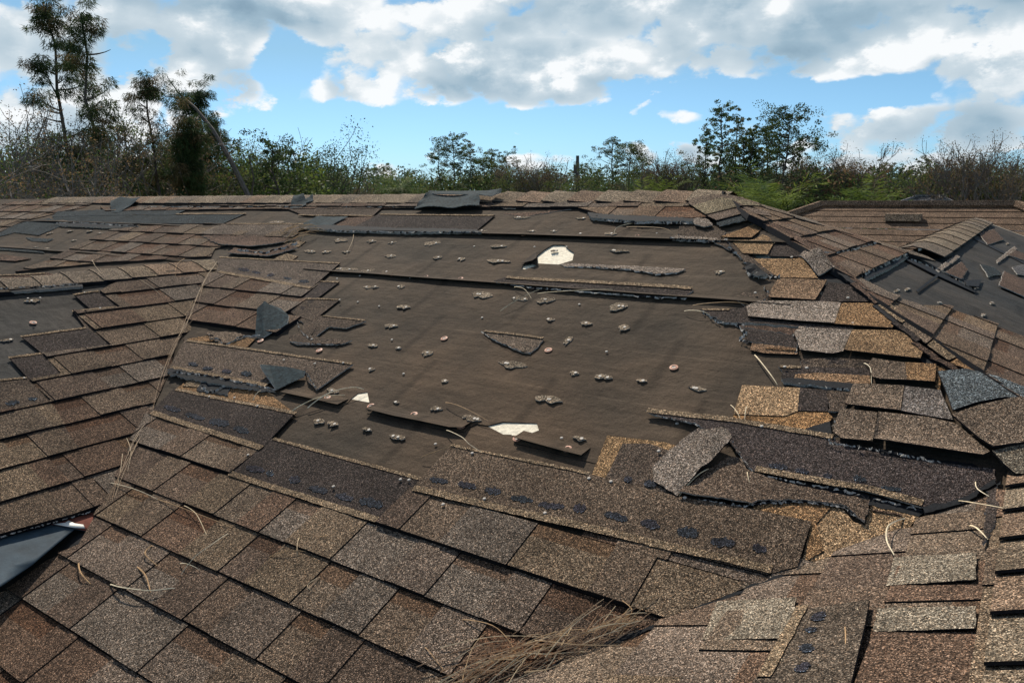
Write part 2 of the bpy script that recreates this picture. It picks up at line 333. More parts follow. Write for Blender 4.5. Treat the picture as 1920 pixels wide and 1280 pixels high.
# ------------------------------------------------------------------ the damaged house
house = empty('house', (-1.5, 2.5, 0), 'near house whose brown storm-torn shingle roof fills the whole foreground', 'house')
def wob(u, v, a=.0015, s=3.): return a*noise.noise(Vector((u*s, v*s, 3.3)))
PAL = [(.118, .084, .060), (.130, .100, .077), (.112, .073, .050), (.140, .103, .069), (.096, .069, .051), (.134, .108, .085), (.122, .092, .066), (.116, .085, .060)]
def jit(c, r, a=.12):
    k = 1+r.uniform(-a, a); return (c[0]*k, c[1]*k, c[2]*k)
def courses(pl, poly, v0, k0, k1, seed, base=.006, warm=1., light=1., name='shingle_course', lift=None, exp=E):
    """rows of laminated shingles clipped to a region; each row is one part"""
    for k in range(k0, k1):
        rng = random.Random(seed*1000+k); va, vb = v0+k*exp, v0+(k+1)*exp
        row = clip(poly, -99, 99, va, vb)
        if not row: continue
        mb = MB(); ua, ub = min(p[0] for p in row), max(p[0] for p in row)
        hf = lambda u, v: base+.0125-.0075*(v-va)/exp+wob(u, v)+(lift(u, v) if lift else 0)
        u = ua-rng.uniform(0, .2); tooth = rng.random() < .5; c = rng.choice(PAL)
        while u < ub:
            w = rng.choice((.10, .125, .15, .175, .2))*(1 if tooth else 1.05)
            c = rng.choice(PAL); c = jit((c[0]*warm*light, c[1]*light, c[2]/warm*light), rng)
            up = .003 if tooth else 0; dv = rng.uniform(-.0015, .0015) + (0 if tooth else .001)
            q = clip(row, u, u+w, va+.0006+dv, vb+.004)
            if q:
                if tooth or rng.random() < .25: slab(mb, pl, q, lambda a, b: hf(a, b)+up, 0, 'gran', 'edge', c)
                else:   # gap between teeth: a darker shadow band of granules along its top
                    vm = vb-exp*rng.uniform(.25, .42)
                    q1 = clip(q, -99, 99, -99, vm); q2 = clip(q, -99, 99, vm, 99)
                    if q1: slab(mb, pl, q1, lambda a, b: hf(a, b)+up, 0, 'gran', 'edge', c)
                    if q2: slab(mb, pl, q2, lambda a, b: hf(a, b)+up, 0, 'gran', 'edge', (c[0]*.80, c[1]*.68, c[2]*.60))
            u += w+(.0012 if rng.random() < .5 else .0004); tooth = not tooth
        if mb.f: mb.build(name, house)
KD = dict(D=((.048, .038, .033), 'head'), G=((.14, .105, .076), 'gran'), O=((.215, .130, .066), 'gran'), T=((.21, .155, .10), 'gran'), B=((.10, .066, .048), 'gran'),
          S=((.105, .10, .10), 'gran'), L=((.22, .18, .145), 'gran'), K=((1, 1, 1), 'tar'), Q=((1, 1, 1), 'back'), M=((.085, .064, .048), 'head'), BL=((.034, .042, .045), 'head'))
def piece(pl, px, kind, h=.014, th=.004, torn='edge', ragamp=0, name='shingle', curl=0, curlv=None, label=None, uv=None, col=None, grid=.05, tilt=0, parent=None):
    col0, mat = KD[kind]; col = jit(col or col0, R_, .08); poly = uv or pl.poly(px)
    if ragamp: poly = rag(poly, ragamp, .012, R_)
    vlo = min(p[1] for p in poly); vhi = max(p[1] for p in poly)
    def hf(u, v):
        t = (v-vlo)/max(1e-4, vhi-vlo)
        return h+curl*max(0, 1-t*2)**2-tilt*t+wob(u, v, .003, 5)
    mb = MB(); sheet(mb, pl, poly, hf, th, mat, 'torn' if torn == 'torn' else 'edge', col, grid)
    return mb.build(name, parent or house, label=label)
def strip(pl, pxa, pxb, w, kind, h, name='tan_strip', ragamp=.0007):
    """a band of width w (m) running along the slope line a-b"""
    a, b = pl.px(*pxa), pl.px(*pxb); d = Vector(b)-Vector(a); n = Vector((-d.y, d.x)).normalized()*w
    if n.y < 0: n = -n
    uv = [a, b, (b[0]+n.x, b[1]+n.y), (a[0]+n.x, a[1]+n.y)]
    return piece(pl, None, kind, h, .0012, uv=rag(uv, ragamp, .02, R_), name=name)
def sealant(pl, pxa, pxb, h, n=6, frac=.68, w=.026):
    a, b = pl.px(*pxa), pl.px(*pxb)
    for i in range(n):
        mb = MB(); t0 = (i+.15+R_.uniform(-.05, .05))/n; t1 = t0+frac/n*R_.uniform(.5, 1.35); dv = R_.uniform(-.008, .008)
        A = (a[0]+(b[0]-a[0])*t0, a[1]+(b[1]-a[1])*t0+dv); B = (a[0]+(b[0]-a[0])*t1, a[1]+(b[1]-a[1])*t1+dv*.3); ww = w*R_.uniform(.8, 1.25); q = []; K_ = 12
        for sg in (0, 1):
            for j in range(K_):
                f = (j+.5)/K_ if sg == 0 else 1-(j+.5)/K_; th = ww*.5*(math.sin(math.pi*f)**.45)*R_.uniform(.45, 1.2)
                q.append((A[0]+(B[0]-A[0])*f, A[1]+(B[1]-A[1])*f+ww*.5+(-th if sg == 0 else th)))
        sheet(mb, pl, q, lambda u, v: h+wob(u, v, .003, 5), .0008, 'head', 'head', (.024+R_.uniform(0, .012), .032, .040), .05)
        mb.build('sealant_patch', house)

# --- decks (plywood) under everything, and the body of the house
def deck(pl, uv, mat='ply', h=-.002, col=(.5, .45, .36), name='roof_deck'):
    mb = MB(); slab(mb, pl, uv, lambda u, v: h, h-.02, mat, 'trim', col); return mb.build(name, house)
xr, yr = -1.176, 3.325
def MV(x, y): return (x, y/CT)
V1 = lambda y: -1.232-y
V2 = lambda y: y-1.834
deck(PMn, [MV(-9.5, .3), MV(-1.53, .3), MV(V2(1.99), 1.99), MV(.158, 1.99), MV(xr, yr), MV(-7.25, yr), MV(-10, .6)])
def sl(x): return -x/CT             # v on planes that fall east
deck(PL, [(-3, sl(-2.3)), (.78+.30, sl(-2.30)), (2.498, sl(-3.73)), (-3, sl(-3.73))])
deck(PLW, [(-3, (-2.3+3.73*2-7.46)/CT), (-3, 3.73/CT), (2.498, 3.73/CT), (.2, 1.4/CT), (-3, 1.4/CT)])
deck(PR, [(-3, sl(.158)), (1.991, sl(.158)), (yr, sl(xr)), (3.9, sl(-.5)), (9.0, sl(-.47)), (9.8, sl(2.6)), (-3, sl(2.6))])
deck(PW, [(-3, -1.53/CT), (.304, -1.53/CT), (1.992, .158/CT), (-3, .158/CT)])
deck(PN, [(-7.25, 0), (xr, 0), (-.47, (-.7)/CT), (-.47, -4.2/CT), (-10, -4.2/CT)])
mb = MB(); box(mb, (-9.6, -3, 0), (2.4, 7.2, HC-2.45), 'wall'); mb.build('wall', house)

# --- underlayment
FELT = (.060, .046, .034); FELT2 = (.046, .043, .040)
def felt_sheet(pl, poly, h, low=None, lift=.010, holes=(), col=FELT, name='underlayment', grid=.10, ragged=0):
    """low: v of the free lower edge, which curls up a little"""
    def hf(u, v):
        z = h+.0035*noise.noise(Vector((u*2.2, v*1.1, h*90)))+.0012*noise.noise(Vector((u*9, v*5, 1)))
        if low is not None: z += lift*math.exp(-max(0, v-low(u))/.022)*(.6+.8*noise.noise(Vector((u*1.7, 0, h*50))))
        return z
    mb = MB(); sheet(mb, pl, poly, hf, .0015, 'felt', 'edge', col, grid, holes)
    return mb.build(name, house, smooth=False)
def edge_pts(u0, u1, v, step=.03, amp=.002): 
    n = max(2, int(abs(u1-u0)/step)); return [(u0+(u1-u0)*i/n, v+amp*noise.noise(Vector((u0+(u1-u0)*i/n*3, v, 0)))) for i in range(n+1)]
vM = lambda yu: yu*S/CT           # unit y -> v on the main slope
HOLE1 = PMn.poly([(1009, 497), (1008, 482), (1022, 471), (1037, 462), (1059, 462), (1066, 470), (1077, 477), (1074, 491), (1048, 499)])
HOLE1B = PMn.poly([(978, 507), (982, 500), (1000, 497), (1008, 501), (985, 508)])
HOLE2 = PMn.poly([(915, 800), (944, 793), (975, 794), (1007, 795), (1011, 808), (975, 815), (944, 815)])
HOLE3 = PMn.poly([(655, 748), (672, 738), (689, 736), (693, 755)])
top_lap, mid_lap = vM(2.045), vM(1.758)
felt_sheet(PMn, [MV(-9.3, .45), MV(V2(.45), .45), MV(V2(1.95), 1.95), MV(.1, 2.02), MV(-.3, 2.42), (-.3-.1, mid_lap+.05), (-9.2, mid_lap+.05)], .002, holes=[HOLE2, HOLE3])
low3 = PMn.poly([(500, 728), (529, 742), (575, 752), (622, 763), (637, 766), (652, 757), (659, 749), (672, 739)])
low3b = PMn.poly([(690, 736), (694, 757), (686, 762), (689, 776), (740, 789), (790, 799), (845, 811), (872, 812), (880, 803), (895, 797), (915, 800), (944, 793), (1007, 795), (1011, 808), (963, 826), (968, 833), (1020, 845), (1060, 856), (1092, 864), (1125, 872)])
third = [p for p in low3]+[p for p in low3b]+[(-.5, low3b[-1][1]-.01), MV(-.25, 1.75), (-.45, mid_lap+.05), (-4.2, mid_lap+.05), (-3.9, low3[0][1])]
felt_sheet(PMn, third, .0045, low=lambda u: -9, holes=[], grid=.09)
# curled front lip of the torn third sheet
def lip(pl, pts, depth, h, lift, col=FELT):
    mb = MB(); n = len(pts)-1; back_ = [(p[0], p[1]+depth) for p in pts][::-1]; vl = {round(p[0], 3): p[1] for p in pts}
    def lo(u):
        for a, b in zip(pts, pts[1:]):
            if min(a[0], b[0]) <= u <= max(a[0], b[0]) and abs(a[0]-b[0]) > 1e-6: return a[1]+(b[1]-a[1])*(u-a[0])/(b[0]-a[0])
        return pts[0][1]
    sheet(mb, pl, pts+back_, lambda u, v: h+lift*max(0, 1-(v-lo(u))/depth)**1.6, .0015, 'felt', 'edge', col, .02)
    return mb.build('torn_felt_edge', house)
lip(PMn, PMn.poly([(529, 742), (575, 752), (622, 763), (636, 766)]), .05, .006, .013)
lip(PMn, PMn.poly([(689, 776), (740, 789), (790, 799), (845, 811), (870, 812)]), .06, .006, .017)
lip(PMn, PMn.poly([(966, 830), (1020, 845), (1060, 856), (1092, 864)]), .05, .006, .015)
def lap(v, u0, u1, vtop, h, lift, holes=()):
    e = edge_pts(u0, u1, v, .05, .006)
    felt_sheet(PMn, e+[(u1-.55, vtop), (u0, vtop)], h, low=lambda u: v, lift=lift, grid=.07, holes=holes)
lap(mid_lap, -9.2, -.45, top_lap+.05, .007, .012, holes=[HOLE1, HOLE1B])
lap(top_lap, -9.2, -.75, vM(2.36), .0095, .015)
for v, u0, u1, h, l in ((mid_lap, -2.95, -.62, .0085, .014), (top_lap, -3.2, -1.05, .011, .016)):
    lip(PMn, edge_pts(u0, u1, v-.004, .03, .005), .045, h, l)
# plywood seen through the holes, and the folded-back felt beside the biggest hole
for hpx, nm in ((HOLE1, 'plywood'), (HOLE1B, 'plywood'), (HOLE2, 'plywood'), (HOLE3, 'plywood')):
    mb = MB(); c = (sum(p[0] for p in hpx)/len(hpx), sum(p[1] for p in hpx)/len(hpx))
    big = [(c[0]+(p[0]-c[0])*1.12, c[1]+(p[1]-c[1])*1.12) for p in hpx]
    slab(mb, PMn, big, lambda u, v: .0014, -.001, 'ply', 'ply', (1, 1, 1)); mb.build('exposed_plywood', house)
fl = PMn.poly([(979, 499), (990, 489), (1007, 481), (1009, 497), (1001, 501)])
mb = MB(); sheet(mb, PMn, fl, lambda u, v: .014+.03*max(0, (u-fl[0][0])/.1), .0015, 'felt', 'edge', (.04, .032, .026), .03); mb.build('felt_flap', house)
felt_sheet(PL, [(-3, sl(-2.35)), (1.08, sl(-2.35)), (2.46, sl(-3.70)), (-3, sl(-3.70))], .002, col=FELT2)
felt_sheet(PR, [(-2, sl(.2)), (1.95, sl(.2)), (3.25, sl(-1.12)), (3.9, sl(-.50)), (8.9, sl(-.44)), (9.7, sl(2.5)), (-2, sl(2.5))], .002, col=(.043, .040, .037), grid=.2)
felt_sheet(PW, [(-2, -1.5/CT), (.32, -1.5/CT), (1.97, .15/CT), (-2, .15/CT)], .002, col=FELT2, grid=.2)

# --- intact rows on the main slope, lower part
y0 = .552*S/CT
mslope = [MV(-2.25, .2), MV(-1.0, .2), MV(V2(.84)+.012, .84), MV(V2(1.4)+.012, 1.4), MV(V1(1.4)-.004, 1.4), MV(V1(1.0)-.004, 1.0), MV(V1(.77), .77+.30), MV(-2.165, 1.03), MV(-2.25, .66)]
mlow = [MV(-2.30, .25), MV(V2(.2), .2), MV(V2(1.6), 1.6), MV(V1(1.6), 1.6), MV(V1(1.06), 1.06), MV(-2.19, .95), MV(-2.235, .88), MV(-2.235, .78), MV(-2.30, .70)]
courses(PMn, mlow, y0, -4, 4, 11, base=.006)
def mrow(k, u0, u1, seed, **kw): courses(PMn, [(u0, y0+k*E-.01), (u1, y0+k*E-.01), (u1, y0+(k+1)*E+.01), (u0, y0+(k+1)*E+.01)], y0, k, k+1, seed, **kw)
courses(PMn, [MV(V1(1.2), 1.2), MV(V1(1.31), 1.31), MV(-1.965, 1.31), MV(-1.965, 1.45), MV(V1(1.45), 1.45)], y0, 4, 5, 12, base=.007)
courses(PMn, [MV(-1.335, 1.29), MV(V2(1.29), 1.29), MV(V2(1.45), 1.45), MV(-1.335, 1.45)], y0, 4, 5, 13, base=.010)
courses(PMn, [MV(-.80, 1.43), MV(V2(1.43), 1.43), MV(V2(1.53), 1.53), MV(-.80, 1.53)], y0, 5, 6, 14, base=.003)
# exposed headlaps of the lower rows
piece(PMn, [(283, 781), (330, 733), (557, 781), (492, 851)], 'D', .016, label='whole dark shingle top laid bare beside the left valley, nails along it')
strip(PMn, (283, 783), (490, 852), .022, 'T', .0185); sealant(PMn, (300, 770), (480, 828), .018, 4, .8, .03)
strip(PMn, (330, 738), (556, 785), .014, 'T', .018)
piece(PMn, [(430, 896), (513, 829), (794, 906), (709, 988)], 'D', .015, label='dark shingle top with blue-black tar dashes left of the widest bare shingle')
strip(PMn, (431, 899), (707, 988), .020, 'T', .0175); sealant(PMn, (455, 884), (712, 966), .017, 6)
strip(PMn, (514, 832), (790, 909), .012, 'T', .017)
piece(PMn, [(778, 924), (850, 842), (1105, 898), (1272, 941), (1410, 965), (1522, 989), (1496, 1072), (1440, 1088), (1180, 1023)], 'M', .019, label='widest bare shingle top across the foreground with tar dashes', col=(.112, .082, .058))
strip(PMn, (776, 930), (1446, 1087), .021, 'T', .0215); sealant(PMn, (800, 910), (1475, 1062), .021, 11)
strip(PMn, (848, 846), (1106, 901), .010, 'T', .021)
# pieces in the gap at the left, between the two fallen rows
piece(PMn, [(330, 733), (352, 717), (372, 706), (500, 737), (557, 780), (440, 757)], 'O', .009)
piece(PMn, [(368, 705), (385, 712), (378, 730), (345, 728)], 'T', .012)
piece(PMn, [(371, 735), (380, 722), (420, 718), (432, 722), (430, 745), (400, 741)], 'K', .014, torn='torn', ragamp=.003, name='torn_shingle')
piece(PMn, [(322, 694), (350, 641), (470, 660), (665, 689), (596, 738), (590, 730), (580, 722), (575, 700), (545, 712), (500, 725), (400, 712)], 'M', .016, col=(.10, .076, .058), torn='torn', label='long bare shingle top holding the lower folded flap')
strip(PMn, (322, 698), (500, 733), .020, 'T', .020); strip(PMn, (352, 646), (662, 691), .012, 'T', .019)
sealant(PMn, (345, 690), (480, 716), .0195, 4)
piece(PMn, [(318, 700), (328, 698), (420, 717), (510, 735), (520, 743), (430, 731), (322, 710)], 'K', .022, torn='torn', ragamp=.003, name='torn_shingle', th=.008)
# row between the left valley and the upper folded flap
piece(PMn, [(345, 640), (420, 628), (410, 641), (372, 645)], 'O', .010); piece(PMn, [(395, 640), (405, 628), (480, 640), (460, 660), (440, 655)], 'O', .010)
piece(PMn, [(390, 626), (440, 628), (490, 640), (470, 634), (455, 640), (420, 652), (395, 636)], 'G', .015, torn='torn', ragamp=.003, name='torn_shingle')
def vm_(k): return y0+k*E
for k, ur, sd_ in ((9, -2.55, 21), (10, -2.66, 22), (11, -2.70, 23)):
    ya, yb = (.552+.0948*k)*S, (.552+.0948*(k+1))*S
    courses(PMn, [MV(V1(ya), ya), MV(V1(yb), yb+.0), MV(ur-.02*(k == 11), yb), MV(ur, ya)], y0, k, k+1, sd_, base=.010)
piece(PMn, [(409, 516), (413, 487), (640, 499), (583, 549)], 'M', .018, col=(.105, .082, .064), label='bare shingle top where the small left ridge meets the main slope')
strip(PMn, (411, 517), (583, 549), .020, 'T', .0205); strip(PMn, (413, 489), (638, 501), .012, 'T', .0205); sealant(PMn, (440, 512), (590, 540), .020, 5)
piece(PMn, [(547, 590), (588, 531), (638, 533), (592, 568), (556, 597)], 'D', .013); strip(PMn, (586, 533), (636, 535), .010, 'T', .0155)
piece(PMn, [(549, 592), (573, 563), (640, 566), (587, 607)], 'M', .013); strip(PMn, (573, 566), (638, 568), .010, 'T', .0155)
piece(PMn, [(556, 602), (600, 596), (688, 607), (652, 620), (618, 618), (584, 643), (566, 624), (572, 610)], 'M', .012, torn='torn', ragamp=.002, name='torn_shingle', label='torn shingle with a pointed right end and a tail hanging below it')
piece(PMn, [(544, 633), (560, 629), (606, 637), (662, 643), (642, 650), (600, 650), (556, 649), (546, 644)], 'M', .011, torn='torn', ragamp=.002, name='torn_shingle', label='long oval shingle remnant with three nails')
strip(PMn, (606, 598), (685, 607), .008, 'T', .0145)

# --- upper left part of the main slope, beyond the small ridge
def reg(pl, px, v0, seed, **kw):
    uv = pl.poly(px); k0 = math.floor((min(p[1] for p in uv)-v0)/E)-1; k1 = math.ceil((max(p[1] for p in uv)-v0)/E)+1
    courses(pl, uv, v0, k0, k1, seed, **kw)
reg(PMn, [(30, 512), (90, 492), (150, 462), (225, 427), (270, 424), (425, 424), (445, 424), (560, 444), (552, 449), (470, 458), (405, 470), (398, 486), (330, 489), (200, 496), (120, 503)], y0, 31)
reg(PMn, [(0, 389), (30, 380), (190, 379), (160, 392), (110, 402), (40, 420), (0, 440)], y0, 32)
piece(PMn, [(420, 424), (575, 424), (556, 446), (382, 444)], 'M', .018, col=(.115, .09, .07), label='bare shingle top left of the upper torn flap'); strip(PMn, (425, 426), (570, 426), .014, 'T', .0205)
piece(PMn, [(100, 408), (240, 406), (462, 405), (420, 423), (240, 424), (105, 424)], 'BL', .016, label='long blue-grey bare shingle strip below the left part of the ridge')
strip(PMn, (240, 407), (462, 406), .014, 'T', .0185)
piece(PMn, [(110, 400), (245, 396), (356, 395), (330, 407), (240, 407), (100, 410)], 'BL', .019, torn='torn', ragamp=.004, name='torn_shingle')
piece(PMn, [(105, 424), (130, 421), (250, 425), (262, 429), (215, 432), (120, 428)], 'K', .021, torn='torn', ragamp=.004, name='torn_shingle', th=.008)
piece(PMn, [(45, 420), (95, 412), (118, 425), (75, 444), (30, 438), (0, 446), (0, 436)], 'BL', .015, torn='torn', ragamp=.003, name='torn_shingle')
piece(PMn, [(50, 448), (102, 451), (90, 456), (60, 454)], 'BL', .012, torn='torn', ragamp=.003, name='torn_shingle')
piece(PMn, [(0, 478), (60, 487), (30, 492), (0, 490)], 'B', .011); piece(PMn, [(0, 466), (80, 473), (85, 476), (0, 470)], 'BL', .011, torn='torn', name='torn_shingle')
piece(PMn, [(380, 447), (480, 448), (560, 454), (520, 462), (470, 470), (420, 466), (405, 460)], 'B', .020, torn='torn', ragamp=.004, name='torn_shingle', curl=.012, label='crumpled torn shingles above the head of the left valley')
piece(PMn, [(440, 470), (500, 478), (540, 464), (560, 470), (505, 488), (430, 482)], 'B', .020, torn='torn', ragamp=.004, name='torn_shingle', curl=.01)
piece(PMn, [(540, 456), (556, 453), (575, 456), (562, 466), (530, 468)], 'T', .010); piece(PMn, [(520, 485), (533, 476), (560, 484), (545, 494), (512, 492)], 'T', .010)

# --- rows right under the ridge and the torn pieces there
yk = lambda k: (.552+.0948*k)*S
reg(PMn, [(190, 392), (560, 390), (800, 390), (980, 388), (1100, 386), (1300, 384), (1318, 392), (1290, 396), (1080, 397), (800, 396), (480, 397), (200, 400)], y0-.02, 33, base=.012)
piece(PMn, [(540, 396), (722, 392), (704, 408), (700, 412), (570, 408)], 'M', .018); strip(PMn, (560, 409), (700, 412), .010, 'T', .021)
piece(PMn, [(622, 432), (640, 415), (705, 411), (668, 431)], 'B', .018)
piece(PMn, [(665, 432), (712, 408), (930, 410), (893, 441), (700, 436)], 'D', .019, label='dark bare shingle top between two felt laps near the ridge'); strip(PMn, (714, 410), (926, 412), .014, 'T', .022)
piece(PMn, [(562, 430), (620, 430), (700, 434), (895, 439), (905, 444), (760, 444), (640, 441), (585, 437)], 'K', .026, torn='torn', ragamp=.003, name='torn_shingle', th=.012)
piece(PMn, [(560, 396), (545, 395), (545, 387), (560, 385), (720, 386), (730, 392)], 'B', .020, torn='torn', ragamp=.003, name='torn_shingle')
def flap(pl, px, hs, mat='Q', name='folded_flap', label=None, th=.004, side='torn'):
    """a bent-over piece of shingle: every outline point has its own height above the slope"""
    uv = pl.poly(px); mb = MB(); m = {'Q': 'back', 'G': 'gran', 'K': 'tar'}[mat]; col = (.2, .165, .135) if mat == 'G' else (1, 1, 1)
    c = (sum(p[0] for p in uv)/len(uv), sum(p[1] for p in uv)/len(uv))
    def hf(u, v):
        w = s_ = 0
        for p, h in zip(uv, hs):
            k = 1/((p[0]-u)**2+(p[1]-v)**2+1e-6); w += k; s_ += k*h
        return s_/w
    sheet(mb, pl, rag(uv, .0012, .015, R_), hf, th, m, side, col, .02); return mb.build(name, house, label=label)
flap(PMn, [(562, 433), (578, 424), (600, 415), (655, 415), (640, 422), (618, 433), (590, 434)], [.02, .03, .035, .03, .03, .025, .02], label='blue-grey underside of a shingle flap left of the dark bare shingle')
flap(PMn, [(780, 400), (795, 390), (806, 383), (905, 384), (903, 401), (850, 402)], [.03, .05, .07, .07, .05, .04], label='wide blue-grey shingle flap rolled down under the ridge')
flap(PMn, [(806, 383), (812, 379), (946, 377), (944, 381), (925, 388), (905, 385)], [.06, .07, .07, .06, .06, .06])
flap(PMn, [(545, 396), (556, 380), (576, 379), (577, 392), (560, 396)], [.02, .05, .06, .03, .02]); flap(PMn, [(576, 384), (592, 377), (590, 384), (577, 388)], [.04, .05, .03, .03])
flap(PMn, [(211, 402), (213, 388), (232, 382), (268, 381), (240, 396), (225, 403)], [.02, .05, .06, .05, .03, .02], label='small blue-black shingle flap near the left end of the ridge')
piece(PMn, [(930, 393), (975, 380), (1010, 384), (1000, 394), (950, 398)], 'G', .020, torn='torn', ragamp=.003, name='torn_shingle')
piece(PMn, [(945, 405), (1075, 396), (1030, 404), (985, 411)], 'B', .013, torn='torn', ragamp=.004, name='torn_shingle')
reg(PMn, [(1085, 398), (1290, 395), (1330, 402), (1340, 418), (1300, 421), (1130, 413), (1105, 404)], y0, 34, base=.016, warm=1.1, light=1.1)
piece(PMn, [(1104, 409), (1125, 412), (1180, 416), (1300, 421), (1303, 427), (1200, 427), (1130, 421), (1110, 419)], 'K', .030, torn='torn', ragamp=.003, name='torn_shingle', th=.014, label='thick black torn shingle edge hanging below the right part of the ridge')
piece(PMn, [(1272, 449), (1275, 430), (1300, 421), (1345, 432), (1362, 442), (1350, 458), (1290, 455)], 'M', .015, torn='torn', ragamp=.002, name='torn_shingle')
piece(PMn, [(1258, 452), (1270, 449), (1345, 455), (1352, 461), (1300, 460), (1262, 457)], 'L', .020, torn='torn', ragamp=.003, name='torn_shingle', th=.006)
flap(PMn, [(1297, 424), (1310, 420), (1330, 424), (1338, 434), (1322, 438), (1304, 433)], [.03, .03, .03, .03, .03, .03], 'G')

# --- torn field at the right of the main slope
TR = dict(torn='torn', ragamp=.0022, name='torn_shingle')
piece(PMn, [(1340, 462), (1362, 452), (1380, 468), (1410, 490), (1450, 520), (1466, 530), (1430, 524), (1400, 500), (1375, 478)], 'M', .016, **TR)
flap(PMn, [(1398, 515), (1402, 508), (1418, 514), (1440, 528), (1420, 532), (1405, 524)], [.03, .04, .04, .03, .03, .02], 'K', label='curled black scrap at the torn right edge of the bare felt')
piece(PMn, [(1352, 453), (1395, 436), (1424, 424), (1432, 434), (1410, 455), (1362, 454)], 'O', .018, curl=.004)
piece(PMn, [(1372, 458), (1412, 457), (1430, 447), (1457, 452), (1440, 486), (1393, 484)], 'T', .016, curl=.004, col=(.25, .165, .09))
piece(PMn, [(1442, 486), (1456, 455), (1482, 462), (1520, 482), (1500, 488)], 'D', .013)
piece(PMn, [(1410, 491), (1486, 492), (1506, 490), (1534, 530), (1462, 528), (1432, 508)], 'O', .014, curl=.004, col=(.27, .17, .09))
flap(PMn, [(1499, 488), (1513, 481), (1538, 488), (1566, 514), (1535, 524)], [.02, .03, .05, .03, .015], 'G')
piece(PMn, [(1449, 546), (1460, 529), (1551, 534), (1529, 573), (1441, 568)], 'O', .018, curl=.006, col=(.22, .145, .09))
piece(PMn, [(1535, 571), (1553, 535), (1596, 541), (1636, 572)], 'D', .013)
piece(PMn, [(1380, 566), (1394, 553), (1432, 558), (1449, 546), (1441, 568), (1421, 574), (1400, 583)], 'M', .012, **TR)
piece(PMn, [(1400, 583), (1423, 573), (1529, 574), (1577, 577), (1565, 618), (1500, 614), (1404, 606)], 'L', .020, curl=.006, label='pale tan shingle at the right edge of the bare felt, a tar blob on it')
piece(PMn, [(1578, 578), (1636, 579), (1678, 620), (1672, 628), (1565, 619)], 'O', .020, curl=.004)
piece(PMn, [(1314, 586), (1330, 584), (1368, 585), (1403, 581), (1402, 604), (1356, 602), (1333, 598)], 'D', .012, **TR); strip(PMn, (1316, 588), (1368, 588), .012, 'T', .0145)
piece(PMn, [(1343, 604), (1358, 601), (1450, 608), (1500, 614), (1600, 622), (1600, 627), (1497, 620), (1400, 613), (1356, 612)], 'D', .016, **TR, th=.01)
piece(PMn, [(1380, 616), (1440, 618), (1500, 621), (1488, 634), (1403, 621)], 'B', .012, **TR)
piece(PMn, [(1386, 620), (1441, 629), (1486, 634), (1497, 648), (1495, 658), (1414, 650), (1397, 645), (1402, 633)], 'D', .014, **TR)
piece(PMn, [(1407, 663), (1411, 650), (1495, 657), (1496, 671), (1434, 669)], 'O', .013, col=(.2, .125, .075)); strip(PMn, (1434, 662), (1495, 665), .006, 'O', .017)
piece(PMn, [(1488, 634), (1500, 621), (1512, 623), (1597, 629), (1581, 670), (1560, 676), (1500, 668), (1496, 650)], 'L', .019, curl=.006)
piece(PMn, [(1583, 669), (1598, 629), (1680, 630), (1706, 640), (1732, 664), (1725, 686), (1645, 677)], 'O', .020, curl=.006, col=(.24, .155, .085))
piece(PMn, [(1460, 694), (1503, 694), (1503, 680), (1630, 683), (1634, 700), (1631, 712), (1492, 706), (1466, 702)], 'D', .013, **TR); strip(PMn, (1462, 697), (1502, 698), .012, 'T', .0155)
piece(PMn, [(1503, 680), (1560, 677), (1640, 683), (1632, 697), (1503, 694)], 'M', .013)
piece(PMn, [(1466, 702), (1492, 706), (1488, 720), (1466, 720)], 'D', .013, **TR)
piece(PMn, [(1491, 710), (1536, 707), (1631, 713), (1633, 727), (1600, 727), (1537, 722), (1490, 719)], 'O', .016, col=(.24, .15, .085))
piece(PMn, [(1466, 720), (1490, 718), (1537, 722), (1600, 728), (1598, 740), (1537, 733), (1470, 727)], 'K', .018, **TR, th=.008)
piece(PMn, [(1628, 695), (1636, 683), (1678, 690), (1697, 692), (1700, 728), (1650, 727), (1634, 720)], 'G', .022, curl=.008)
piece(PMn, [(1697, 692), (1755, 695), (1752, 731), (1700, 729)], 'O', .0225, curl=.006); piece(PMn, [(1756, 694), (1792, 703), (1764, 716), (1762, 742), (1753, 736)], 'O', .016)
piece(PMn, [(1600, 730), (1695, 736), (1688, 785), (1640, 780), (1585, 773)], 'G', .022, curl=.008)
piece(PMn, [(1696, 736), (1762, 743), (1786, 803), (1736, 795), (1689, 785)], 'G', .020, curl=.008, col=(.15, .13, .115))
piece(PMn, [(1392, 729), (1500, 734), (1496, 778), (1472, 787), (1376, 783)], 'T', .013, label='clean tan shingle square at the right end of the bare felt', col=(.33, .22, .125))
piece(PMn, [(1500, 734), (1552, 738), (1553, 778), (1496, 777)], 'D', .0135)
piece(PMn, [(1552, 738), (1600, 742), (1584, 774), (1566, 779), (1553, 778)], 'M', .014, **TR)
piece(PMn, [(1371, 800), (1376, 784), (1472, 788), (1497, 778), (1552, 778), (1562, 788), (1552, 800), (1522, 808), (1502, 818), (1440, 812)], 'O', .011, col=(.29, .165, .075))
piece(PMn, [(1498, 815), (1522, 806), (1556, 796), (1560, 823)], 'K', .012)  # triangle of painted shadow, not a shingle of its own
piece(PMn, [(1569, 797), (1576, 778), (1645, 786), (1636, 845), (1577, 841), (1562, 824)], 'G', .024, curl=.012)
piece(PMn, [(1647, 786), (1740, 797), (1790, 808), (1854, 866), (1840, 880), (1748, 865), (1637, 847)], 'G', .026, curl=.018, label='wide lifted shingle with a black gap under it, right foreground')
piece(PMn, [(1562, 832), (1580, 838), (1636, 845), (1748, 864), (1864, 882), (1864, 898), (1800, 888), (1700, 874), (1600, 855)], 'K', .008, ragamp=.003)  # painted shade: black strip in the gap under the lifted row
